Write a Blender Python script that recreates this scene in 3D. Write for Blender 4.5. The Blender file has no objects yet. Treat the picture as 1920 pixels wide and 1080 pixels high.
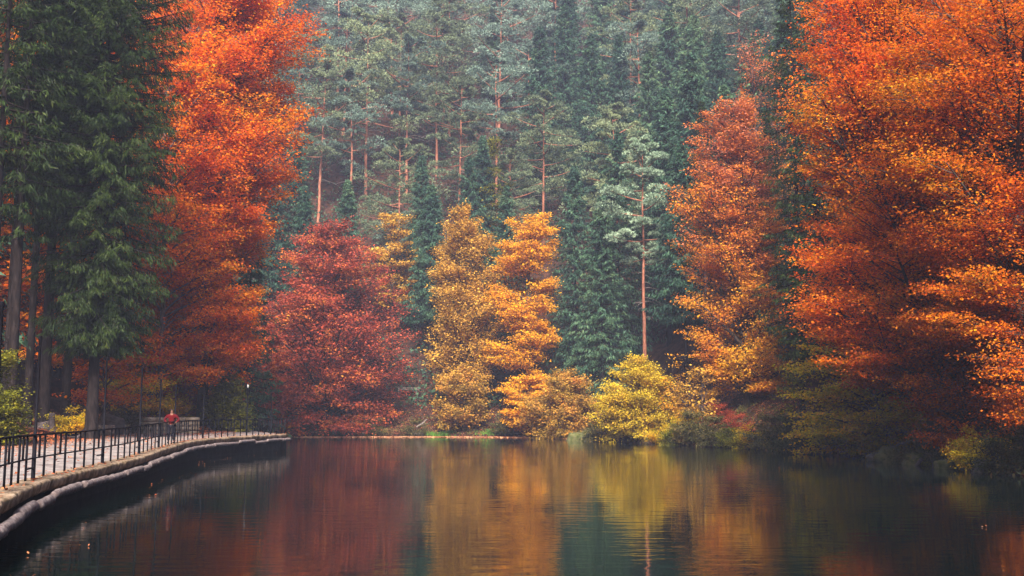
import bpy, math, random
import numpy as np

# ------------------------------------------------------------------ camera, world, sun, exposure
sc = bpy.context.scene
C = sc.collection
cam_d = bpy.data.cameras.new('camera'); cam = bpy.data.objects.new('camera', cam_d); C.objects.link(cam)
EYE = np.array([0.0, 0.0, 2.5]); PITCH = math.atan(241/2000.0)
cam.location = EYE.tolist(); cam.rotation_euler = (math.pi/2 + PITCH, 0, 0)
cam_d.sensor_width = 36; cam_d.lens = 36*2000/1920.0; cam_d.clip_start = 0.1; cam_d.clip_end = 2000
sc.camera = cam

SUN_EL, SUN_AZ = 40, 180          # azimuth clockwise from +Y: behind the camera, a little to its left
w = bpy.data.worlds.new('World'); sc.world = w; w.use_nodes = True
wn = w.node_tree.nodes; wn.clear()
sky = wn.new('ShaderNodeTexSky'); sky.sky_type = 'NISHITA'; sky.sun_disc = False
sky.sun_elevation = math.radians(SUN_EL); sky.sun_rotation = math.radians(SUN_AZ)
sky.air_density = 1.0; sky.dust_density = 4.0; sky.ozone_density = 1.0
bg = wn.new('ShaderNodeBackground'); bg.inputs[1].default_value = 0.09
wo = wn.new('ShaderNodeOutputWorld')
w.node_tree.links.new(sky.outputs[0], bg.inputs[0]); w.node_tree.links.new(bg.outputs[0], wo.inputs[0])
sun_d = bpy.data.lights.new('sun', 'SUN'); sun = bpy.data.objects.new('sun', sun_d); C.objects.link(sun)
sun_d.energy = 3.9; sun_d.angle = math.radians(12); sun_d.color = (1, .90, .77)
sun.rotation_euler = (math.radians(90-SUN_EL), 0, math.radians(180-SUN_AZ))
sc.view_settings.view_transform = 'Standard'; sc.view_settings.look = 'None'
sc.view_settings.gamma = 1; sc.view_settings.exposure = 1.82
cy = sc.cycles
cy.use_denoising = True
cy.max_bounces = 8; cy.diffuse_bounces = 5; cy.glossy_bounces = 2; cy.transmission_bounces = 4
cy.volume_bounces = 1; cy.transparent_max_bounces = 4; cy.caustics_reflective = False; cy.caustics_refractive = False
cy.use_adaptive_sampling = True; cy.adaptive_threshold = 0.015

# ------------------------------------------------------------------ projection helpers (pixels of the 1920x1080 photo -> places)
FW = np.array([0, math.cos(PITCH), math.sin(PITCH)]); UP = np.array([0, -math.sin(PITCH), math.cos(PITCH)])
def proj(p):
    q = np.asarray(p, float) - EYE; d = q @ FW
    return 960 + 2000*q[0]/d, 540 - 2000*(q @ UP)/d
def at(px, py, Y):
    r = FW*2000 + np.array([px-960, 0, 0]) + UP*(540-py)
    return EYE + r*(Y/r[1])
def xat(px, Y, z=1.0):
    d = np.array([0, Y, z-2.5]) @ FW
    return (px-960)/2000.0*d
R_ = np.random.RandomState

# ------------------------------------------------------------------ lake, path and ground shape
def smooth(pts, step):
    p = np.array(pts, float); p = np.vstack([2*p[0]-p[1], p, 2*p[-1]-p[-2]])
    out = []
    for i in range(1, len(p)-2):
        n = max(2, int(np.linalg.norm(p[i+1]-p[i])/step))
        t = np.linspace(0, 1, n, endpoint=False)[:, None]
        a, b, c, d = p[i-1], p[i], p[i+1], p[i+2]
        out.append(.5*((2*b)+(-a+c)*t+(2*a-5*b+4*c-d)*t**2+(-a+3*b-3*c+d)*t**3))
    out.append(p[-2][None]); return np.vstack(out)
DECK = .94
KERB = smooth([(6, .2), (0, .45), (-3.5, 1.5), (-6.3, 6), (-7.9, 12), (-8.6, 17), (-9.7, 20.8), (-10.75, 24), (-11.75, 27.8), (-12.7, 33),
               (-13.7, 39.5), (-15.9, 50.5), (-17.75, 61), (-17.9, 68.4), (-17.4, 76), (-16.85, 81)], .5)
INNER = np.array([(6, -8), (-8, -8), (-16, 0), (-20, 12), (-22, 20), (-22.3, 45), (-23.6, 55), (-25.6, 66), (-26.0, 73.5), (-22.2, 75.6), (-22.4, 84), (-27, 104)], float)
def DK(Y): return np.interp(Y, [28, 33, 39, 51, 61, 68], [.94, .95, 1.0, 1.12, 1.18, 1.2])
PATH = np.vstack([KERB[::3], KERB[-1:], INNER[::-1]])
def offset(pl, d):
    t = np.gradient(pl, axis=0); t /= np.linalg.norm(t, axis=1)[:, None]
    return pl + d*np.stack([t[:, 1], -t[:, 0]], 1)      # + = towards the water (right of travel)
KERB_IN = offset(KERB, -.9)
LAKE = np.vstack([KERB_IN[::3], KERB_IN[-1:], [(-27.5, 104.5), (-31, 112), (-32, 120), (-30, 130), (-24, 134.5), (-10, 134), (0, 132), (4, 129), (6.5, 122), (9, 112), (13.7, 98), (17.5, 87),
                  (21.2, 77.5), (23.0, 72), (23.2, 65), (22.2, 59.5), (21.6, 50), (21.6, 44), (23.5, 36), (26, 24), (29, 8), (30, -10), (6, -10)]])
def dist_poly(P, poly):
    """distance to the polygon's outline and inside mask, P (N,2)"""
    a = poly; b = np.roll(poly, -1, 0); D = np.full(len(P), 1e9); ins = np.zeros(len(P), bool)
    for (ax, ay), (bx, by) in zip(a, b):
        e = np.array([bx-ax, by-ay]); l = e @ e
        if l < 1e-9: continue
        q = P - (ax, ay); t = np.clip(q @ e/l, 0, 1); r = q - t[:, None]*e
        D = np.minimum(D, (r**2).sum(1))
        c = (ay > P[:, 1]) != (by > P[:, 1])
        with np.errstate(divide='ignore', invalid='ignore'):
            xx = (bx-ax)*(P[:, 1]-ay)/(by-ay)+ax
        ins ^= c & (P[:, 0] < xx)
    return np.sqrt(D), ins
rg = R_(5); WV = [(rg.uniform(0, 6.28), rg.uniform(0, 6.28), rg.uniform(0, 6.28)) for _ in range(8)]
def bumps(x, y, s):
    z = 0
    for k, (a, b, c) in enumerate(WV):
        f = (1+.55*k)/s
        z = z + np.sin(x*f*math.cos(a)+y*f*math.sin(a)+b)*np.sin(-x*f*math.sin(a)*.8+y*f*math.cos(a)+c)/(1+.55*k)
    return z
def tz(x, y):
    x = np.atleast_1d(np.asarray(x, float)); y = np.atleast_1d(np.asarray(y, float))
    P = np.stack([x, y], 1)
    d, i = dist_poly(P, LAKE); d = np.where(i, -d, d)
    e, j = dist_poly(P, PATH); e = np.where(j, 0, e)
    z1 = np.interp(d, [-3, -.5, 0, .6, 4, 12, 40, 170, 400], [-1.5, -.6, -.08, .35, 1.3, 5.4, 35, 150, 205])
    z2 = DK(y) - .14 + np.interp(e, [0, .6, 2, 6, 15, 50, 400], [0, .35, .6, 1.9, 7.5, 42, 260])
    z = np.minimum(z1, z2)
    k = np.clip(np.minimum(d, e)/6, 0, 1)
    kk = np.clip((d-30)/60, 0, 1)
    return z + k*.25*bumps(x, y, 3.0) + np.clip(d, 0, 1)*np.clip(e, 0, 1)*.08*bumps(x, y, .7) + kk*3.0*bumps(x, y, 30)
def t1(x, y): return float(tz(x, y)[0])
def ground_hit(px, H, ytop):
    """place on the hillside where a tree of height H has its top at (px, ytop)"""
    lo, hi = 118.0, 330.0
    def f(Y):
        Y = np.atleast_1d(Y); zz = np.full(len(Y), 30.0)
        for _ in range(3):
            X = (px-960)/2000.0*(Y*FW[1]+(zz+H-2.5)*FW[2]); zz = tz(X, Y)
        return [(proj((a, b, c+H))[1], a, c) for a, b, c in zip(X, Y, zz)]
    Ys = np.linspace(lo, hi, 70); r = f(Ys)
    for k in range(len(Ys)-1):
        if r[k][0] >= ytop >= r[k+1][0]:
            q = (r[k][0]-ytop)/max(1e-6, r[k][0]-r[k+1][0]); Y = Ys[k]+q*(Ys[k+1]-Ys[k]); g = f(Y)[0]
            return g[1], Y, g[2]
    k = int(np.argmin([abs(a[0]-ytop) for a in r])); return r[k][1], Ys[k], r[k][2]

# ------------------------------------------------------------------ mesh helpers
def mesh_np(name, V, F, mats=None, midx=None, smooth_=False):
    """V (n,3); F (m,k) constant k"""
    me = bpy.data.meshes.new(name); V = np.ascontiguousarray(V, np.float32); F = np.ascontiguousarray(F, np.int32)
    me.vertices.add(len(V)); me.vertices.foreach_set('co', V.ravel())
    m, k = F.shape
    me.loops.add(m*k); me.loops.foreach_set('vertex_index', F.ravel())
    me.polygons.add(m); me.polygons.foreach_set('loop_start', np.arange(0, m*k, k, dtype=np.int32))
    me.polygons.foreach_set('loop_total', np.full(m, k, np.int32))
    if smooth_: me.polygons.foreach_set('use_smooth', np.ones(m, bool))
    for x in (mats or []): me.materials.append(x)
    if midx is not None: me.polygons.foreach_set('material_index', midx.astype(np.int32))
    me.update(calc_edges=True); return me
def obj(name, me, parent=None, loc=None):
    o = bpy.data.objects.new(name, me); C.objects.link(o)
    if parent is not None: o.parent = parent
    if loc is not None: o.location = loc
    return o
def tag(o, label=None, cat=None, group=None, kind=None):
    if label: o['label'] = label
    if cat: o['category'] = cat
    if group: o['group'] = group
    if kind: o['kind'] = kind
    return o
def thing(name, label, cat, loc=(0, 0, 0), rz=0, group=None):
    o = bpy.data.objects.new(name, None); C.objects.link(o); o.location = loc; o.rotation_euler = (0, 0, rz)
    o.empty_display_size = .3
    return tag(o, label, cat, group)
def tubes(P, Rad, S=6):
    """P (B,M,3) centre lines, Rad (B,M) radii -> V, F quads"""
    B, M, _ = P.shape
    T = np.gradient(P, axis=1); T /= np.linalg.norm(T, axis=2, keepdims=True)+1e-9
    ref = np.where(np.abs(T[:, :1, 2:3]) > .8, np.array([1., 0, 0]), np.array([0, 0, 1.]))
    A = np.cross(T, ref); A /= np.linalg.norm(A, axis=2, keepdims=True)+1e-9
    Bn = np.cross(T, A)
    th = np.arange(S)*2*np.pi/S
    V = P[:, :, None]+Rad[:, :, None, None]*(np.cos(th)[None, None, :, None]*A[:, :, None]+np.sin(th)[None, None, :, None]*Bn[:, :, None])
    idx = np.arange(B*M*S).reshape(B, M, S); n = np.roll(idx, -1, 2)
    F = np.stack([idx[:, :-1], n[:, :-1], n[:, 1:], idx[:, 1:]], -1).reshape(-1, 4)
    return V.reshape(-1, 3), F
def join(parts):
    V, F, o = [], [], 0
    for v, f in parts:
        V.append(v); F.append(f+o); o += len(v)
    return np.vstack(V), np.vstack(F)
def quads(c, u, v, L, W):
    """leaf kites: c (N,3), u long axis, v side axis, L length, W width"""
    u = u*L[:, None]; v = v*W[:, None]
    V = np.stack([c-.5*u, c+.5*v-.05*u, c+.55*u, c-.5*v-.05*u], 1).reshape(-1, 3)
    return V, np.arange(len(V)).reshape(-1, 4)
def norm(a): return a/(np.linalg.norm(a, axis=-1, keepdims=True)+1e-9)
def box(x0, x1, y0, y1, z0, z1):
    V = np.array([(x, y, z) for z in (z0, z1) for y in (y0, y1) for x in (x0, x1)], float)
    return V, np.array([(0, 2, 3, 1), (4, 5, 7, 6), (0, 1, 5, 4), (2, 6, 7, 3), (0, 4, 6, 2), (1, 3, 7, 5)])
def bar(a, b, hw, hd, side=None):
    """rectangular bar from a to b"""
    a = np.array(a, float); b = np.array(b, float); t = norm(b-a)
    s = np.array(side if side is not None else ((0, 0, 1.) if abs(t[2]) < .8 else (1., 0, 0)), float); s = norm(s-t*(s@t)); q = np.cross(t, s)
    V = np.array([p+i*s*hw+j*q*hd for p in (a, b) for i, j in ((-1, -1), (1, -1), (1, 1), (-1, 1))])
    return V, np.array([(0, 1, 2, 3), (7, 6, 5, 4), (0, 4, 5, 1), (1, 5, 6, 2), (2, 6, 7, 3), (3, 7, 4, 0)])

# ------------------------------------------------------------------ materials
def new_mat(name):
    m = bpy.data.materials.new(name); m.use_nodes = True; nt = m.node_tree; nt.nodes.clear()
    return m, nt, nt.nodes, nt.links
def ramp(nd, cols, pos=None):
    r = nd.new('ShaderNodeValToRGB'); e = r.color_ramp.elements
    pos = pos or [i/(len(cols)-1) for i in range(len(cols))]
    while len(e) < len(cols): e.new(.5)
    for i, c in enumerate(cols): e[i].position = pos[i]; e[i].color = (*c, 1)
    return r
def leaf_mat(name, cols, pos=None, nscale=.35, wn_=.55, trans=.35, rough=.55, vary=.45, inst=0.0, zgrad=None):
    m, nt, nd, lk = new_mat(name)
    tc = nd.new('ShaderNodeTexCoord'); no = nd.new('ShaderNodeTexNoise'); no.inputs['Scale'].default_value = nscale
    no.inputs['Detail'].default_value = 3; lk.new(tc.outputs['Object'], no.inputs['Vector'])
    st = nd.new('ShaderNodeMapRange'); st.inputs[1].default_value = .32; st.inputs[2].default_value = .68; lk.new(no.outputs['Fac'], st.inputs[0])
    ge = nd.new('ShaderNodeNewGeometry')
    mx = nd.new('ShaderNodeMix'); mx.inputs[0].default_value = 1-wn_
    lk.new(st.outputs[0], mx.inputs[2]); lk.new(ge.outputs['Random Per Island'], mx.inputs[3])
    fac = mx.outputs[0]
    if zgrad:
        sp = nd.new('ShaderNodeSeparateXYZ'); lk.new(tc.outputs['Object'], sp.inputs[0])
        mr = nd.new('ShaderNodeMapRange'); mr.inputs[1].default_value = zgrad[0]; mr.inputs[2].default_value = zgrad[1]
        mr.inputs[3].default_value = zgrad[2]; mr.inputs[4].default_value = zgrad[3]; lk.new(sp.outputs['Z'], mr.inputs[0])
        ad = nd.new('ShaderNodeMath'); ad.operation = 'ADD'; lk.new(fac, ad.inputs[0]); lk.new(mr.outputs[0], ad.inputs[1]); fac = ad.outputs[0]
    if inst:
        oi = nd.new('ShaderNodeObjectInfo'); ma = nd.new('ShaderNodeMath'); ma.operation = 'MULTIPLY_ADD'
        ma.inputs[1].default_value = inst; lk.new(oi.outputs['Random'], ma.inputs[0])
        sb = nd.new('ShaderNodeMath'); sb.operation = 'SUBTRACT'; sb.inputs[1].default_value = inst/2
        lk.new(fac, ma.inputs[2]); lk.new(ma.outputs[0], sb.inputs[0]); fac = sb.outputs[0]
    rp = ramp(nd, cols, pos); lk.new(fac, rp.inputs[0])
    wno = nd.new('ShaderNodeTexWhiteNoise'); wno.noise_dimensions = '1D'; lk.new(ge.outputs['Random Per Island'], wno.inputs['W'])
    vr = nd.new('ShaderNodeMapRange'); vr.inputs[3].default_value = 1-vary; vr.inputs[4].default_value = 1+vary*.8; lk.new(wno.outputs[0], vr.inputs[0])
    hs = nd.new('ShaderNodeHueSaturation'); lk.new(vr.outputs[0], hs.inputs['Value']); lk.new(rp.outputs[0], hs.inputs['Color'])
    p = nd.new('ShaderNodeBsdfPrincipled'); p.inputs['Roughness'].default_value = rough; p.inputs['Specular IOR Level'].default_value = .12
    lk.new(hs.outputs[0], p.inputs['Base Color'])
    tr = nd.new('ShaderNodeBsdfTranslucent'); lk.new(hs.outputs[0], tr.inputs[0])
    ms = nd.new('ShaderNodeMixShader'); ms.inputs[0].default_value = trans; lk.new(p.outputs[0], ms.inputs[1]); lk.new(tr.outputs[0], ms.inputs[2])
    o = nd.new('ShaderNodeOutputMaterial'); lk.new(ms.outputs[0], o.inputs[0]); return m
def surf_mat(name, cols, pos=None, scale=3, stretch=(1, 1, 1), rough=.85, bump=.3, detail=6, dist=.05, inst=0, spec=.08):
    m, nt, nd, lk = new_mat(name)
    tc = nd.new('ShaderNodeTexCoord'); mp = nd.new('ShaderNodeMapping'); mp.inputs['Scale'].default_value = stretch
    lk.new(tc.outputs['Object'], mp.inputs[0])
    no = nd.new('ShaderNodeTexNoise'); no.inputs['Scale'].default_value = scale; no.inputs['Detail'].default_value = detail; no.inputs['Roughness'].default_value = .65
    lk.new(mp.outputs[0], no.inputs[0])
    rp = ramp(nd, cols, pos or list(np.linspace(.3, .7, len(cols)))); lk.new(no.outputs['Fac'], rp.inputs[0])
    p = nd.new('ShaderNodeBsdfPrincipled'); p.inputs['Roughness'].default_value = rough; p.inputs['Specular IOR Level'].default_value = spec
    lk.new(rp.outputs[0], p.inputs['Base Color'])
    if bump:
        b = nd.new('ShaderNodeBump'); b.inputs['Strength'].default_value = bump; b.inputs['Distance'].default_value = dist
        lk.new(no.outputs['Fac'], b.inputs['Height']); lk.new(b.outputs[0], p.inputs['Normal'])
    o = nd.new('ShaderNodeOutputMaterial'); lk.new(p.outputs[0], o.inputs[0]); return m

M = {}
M['soil'] = surf_mat('forest_floor', [(.010, .007, .006), (.028, .014, .010), (.060, .026, .016), (.11, .05, .032)], [.3, .45, .6, .75], scale=1.3, bump=.5, dist=.15, detail=10)
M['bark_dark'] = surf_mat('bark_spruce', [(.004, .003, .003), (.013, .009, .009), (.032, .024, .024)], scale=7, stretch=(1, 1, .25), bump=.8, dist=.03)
M['bark_grey'] = surf_mat('bark_grey', [(.03, .024, .024), (.075, .06, .062), (.14, .115, .12)], scale=5, stretch=(1, 1, .3), bump=.5, dist=.03)
M['bark_beech'] = surf_mat('bark_beech', [(.02, .016, .014), (.05, .04, .036), (.09, .075, .07)], scale=4, stretch=(1, 1, .4), bump=.4, dist=.03)
M['bark_pine'] = surf_mat('bark_pine', [(.10, .042, .030), (.26, .10, .062), (.42, .20, .13)], scale=4, stretch=(1, 1, .25), bump=.5, dist=.03)
M['dead_wood'] = surf_mat('dead_wood', [(.08, .065, .06), (.18, .15, .14), (.28, .25, .23)], scale=6, stretch=(1, 1, .3), bump=.4)
M['log'] = surf_mat('log_bark', [(.03, .02, .02), (.10, .075, .075), (.19, .155, .155), (.26, .22, .22)], [.3, .42, .56, .7], scale=9, bump=1.0, dist=.05, detail=10)
M['iron'] = surf_mat('iron_paint', [(.004, .004, .007), (.008, .008, .012), (.013, .012, .016)], scale=30, rough=.6, bump=.05, spec=.03)
M['rock'] = surf_mat('rock', [(.05, .045, .04), (.11, .10, .09), (.18, .165, .15)], scale=2.5, bump=.8, dist=.1)
M['moss'] = surf_mat('mossy_rock', [(.02, .025, .010), (.06, .07, .022), (.11, .11, .045), (.09, .08, .065)], scale=3, bump=.8, dist=.08)
M['coping'] = surf_mat('coping_concrete', [(.05, .036, .024), (.14, .10, .065), (.28, .20, .14), (.36, .28, .21)], [.32, .45, .57, .7], scale=2.2, bump=.7, dist=.05, detail=10)
M['dark_wall'] = surf_mat('painted_shade_stone', [(.006, .005, .005), (.015, .013, .012), (.03, .026, .024)], scale=2, bump=.6, dist=.08)  # shade of the recess under the path edge put into near-black stone
M['low_wall'] = surf_mat('pale_sandstone', [(.18, .13, .09), (.32, .25, .18), (.44, .36, .28)], scale=2.5, bump=.6, dist=.05)

# path paving: irregular setts
def paving():
    m, nt, nd, lk = new_mat('stone_setts')
    tc = nd.new('ShaderNodeTexCoord'); br = nd.new('ShaderNodeTexBrick'); br.inputs['Scale'].default_value = 1
    br.inputs['Brick Width'].default_value = .42; br.inputs['Row Height'].default_value = .28; br.inputs['Mortar Size'].default_value = .018
    br.inputs['Color1'].default_value = (.25, .225, .215, 1); br.inputs['Color2'].default_value = (.35, .32, .305, 1); br.inputs['Mortar'].default_value = (.16, .12, .12, 1)
    no = nd.new('ShaderNodeTexNoise'); no.inputs['Scale'].default_value = 1.1; no.inputs['Detail'].default_value = 8
    lk.new(tc.outputs['Object'], br.inputs[0]); lk.new(tc.outputs['Object'], no.inputs[0])
    rp = ramp(nd, [(.38, .34, .34), (.85, .83, .83), (1.15, 1.1, 1.1)], [.32, .5, .68]); lk.new(no.outputs['Fac'], rp.inputs[0])
    mu = nd.new('ShaderNodeMix'); mu.data_type = 'RGBA'; mu.blend_type = 'MULTIPLY'; mu.inputs[0].default_value = 1
    lk.new(br.outputs['Color'], mu.inputs[6]); lk.new(rp.outputs[0], mu.inputs[7])
    p = nd.new('ShaderNodeBsdfPrincipled'); p.inputs['Roughness'].default_value = .6; lk.new(mu.outputs[2], p.inputs['Base Color'])
    b = nd.new('ShaderNodeBump'); b.inputs['Strength'].default_value = .4; b.inputs['Distance'].default_value = .02; lk.new(br.outputs['Fac'], b.inputs['Height']); b.invert = True
    lk.new(b.outputs[0], p.inputs['Normal'])
    o = nd.new('ShaderNodeOutputMaterial'); lk.new(p.outputs[0], o.inputs[0]); return m
M['paving'] = paving()
def water_mat():
    m, nt, nd, lk = new_mat('lake_water')
    tc = nd.new('ShaderNodeTexCoord'); p = nd.new('ShaderNodeBsdfPrincipled')
    p.inputs['Base Color'].default_value = (.0015, .0045, .0038, 1); p.inputs['Roughness'].default_value = .035; p.inputs['IOR'].default_value = 1.45
    def nz(scale, st, det=2):
        mp = nd.new('ShaderNodeMapping'); mp.inputs['Scale'].default_value = st; lk.new(tc.outputs['Object'], mp.inputs[0])
        n = nd.new('ShaderNodeTexNoise'); n.inputs['Scale'].default_value = scale; n.inputs['Detail'].default_value = det; lk.new(mp.outputs[0], n.inputs[0]); return n.outputs['Fac']
    a = nz(1.0, (.7, 2.4, 1), 3); b_ = nz(.12, (.8, 1.2, 1), 2)
    g = nd.new('ShaderNodeMapRange'); g.inputs[1].default_value = .42; g.inputs[2].default_value = .62; g.inputs[3].default_value = .35; g.inputs[4].default_value = 1; lk.new(b_, g.inputs[0])
    mm = nd.new('ShaderNodeMath'); mm.operation = 'MULTIPLY'; lk.new(a, mm.inputs[0]); lk.new(g.outputs[0], mm.inputs[1])
    bp = nd.new('ShaderNodeBump'); bp.inputs['Strength'].default_value = .36; bp.inputs['Distance'].default_value = .035; lk.new(mm.outputs[0], bp.inputs['Height'])
    lk.new(bp.outputs[0], p.inputs['Normal'])
    o = nd.new('ShaderNodeOutputMaterial'); lk.new(p.outputs[0], o.inputs[0]); return m
M['water'] = water_mat()

G = {}
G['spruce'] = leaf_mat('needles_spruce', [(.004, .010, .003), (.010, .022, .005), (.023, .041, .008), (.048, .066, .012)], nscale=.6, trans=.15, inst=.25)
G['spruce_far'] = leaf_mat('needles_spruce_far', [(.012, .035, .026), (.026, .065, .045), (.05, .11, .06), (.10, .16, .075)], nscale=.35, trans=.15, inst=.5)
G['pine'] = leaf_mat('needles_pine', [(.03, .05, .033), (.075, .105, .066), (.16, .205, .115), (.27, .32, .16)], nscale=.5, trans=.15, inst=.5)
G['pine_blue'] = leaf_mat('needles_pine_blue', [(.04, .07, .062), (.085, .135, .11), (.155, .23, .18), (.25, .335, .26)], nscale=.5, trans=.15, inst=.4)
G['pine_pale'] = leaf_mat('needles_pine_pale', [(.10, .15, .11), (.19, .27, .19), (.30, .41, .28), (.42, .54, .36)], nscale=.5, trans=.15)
O1, O2, O3, RD, YL = (.62, .16, .015), (.78, .27, .02), (.42, .075, .010), (.42, .030, .014), (.80, .45, .04)
G['orange_red'] = leaf_mat('leaves_orange_red', [(.30, .04, .004), (.58, .08, .005), (.74, .15, .004), (.82, .25, .005), (.78, .36, .012), (.36, .26, .015)], [.03, .22, .44, .68, .86, 1], nscale=.22, trans=.5)
G['orange_brown'] = leaf_mat('leaves_orange_brown', [(.26, .035, .004), (.52, .09, .004), (.70, .17, .005), (.72, .27, .008), (.42, .24, .012)], [.08, .3, .5, .75, .95], nscale=.25, trans=.5)
G['red'] = leaf_mat('leaves_crimson', [(.15, .022, .016), (.28, .045, .026), (.42, .075, .032), (.56, .16, .025), (.64, .30, .03)], [.1, .35, .6, .8, .97], nscale=.28, trans=.35)
G['golden'] = leaf_mat('leaves_golden', [(.24, .12, .02), (.42, .22, .03), (.60, .34, .05), (.74, .46, .09)], nscale=.35, trans=.35)
G['ochre'] = leaf_mat('leaves_ochre', [(.17, .11, .02), (.32, .20, .03), (.52, .27, .04), (.60, .20, .03)], nscale=.5, trans=.35)
G['orange'] = leaf_mat('leaves_orange', [(.36, .15, .01), (.66, .29, .013), (.82, .42, .018), (.84, .52, .03)], nscale=.4, trans=.4)
G['yellow'] = leaf_mat('leaves_yellow', [(.22, .17, .018), (.46, .34, .02), (.68, .48, .03), (.74, .42, .05)], nscale=.6, trans=.4)
G['lime'] = leaf_mat('leaves_yellow_green', [(.035, .045, .008), (.10, .11, .010), (.20, .19, .012), (.34, .27, .02)], nscale=.6, trans=.4)
G['pink_orange'] = leaf_mat('leaves_pink_orange', [(.58, .32, .02), (.68, .28, .014), (.64, .20, .016), (.56, .15, .035), (.47, .18, .11)], [.05, .3, .55, .8, 1.05 if False else 1], nscale=.25, trans=.35, zgrad=(6, 31, -.22, .38))
G['olive'] = leaf_mat('leaves_olive_orange', [(.18, .19, .012), (.36, .34, .015), (.60, .44, .015), (.75, .34, .012)], [0, .2, .5, .85], nscale=.35, trans=.5)
G['under'] = leaf_mat('undergrowth_leaves', [(.03, .035, .012), (.08, .08, .025), (.15, .12, .04), (.26, .12, .04)], nscale=.3, trans=.25)
G['under_dark'] = leaf_mat('undergrowth_dark', [(.012, .022, .008), (.03, .045, .012), (.07, .075, .02), (.20, .12, .03)], nscale=.5, trans=.25)
G['grass'] = leaf_mat('grass_blades', [(.05, .12, .02), (.10, .24, .03), (.18, .34, .05)], nscale=.6, trans=.3)
G['litter'] = leaf_mat('fallen_leaf', [(.16, .04, .02), (.34, .08, .03), (.46, .17, .07), (.30, .16, .10)], nscale=.3, trans=.1)
G['floating'] = leaf_mat('floating_leaf', [(.30, .09, .04), (.55, .22, .10), (.66, .36, .20), (.50, .30, .2)], nscale=.5, trans=.1)

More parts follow.
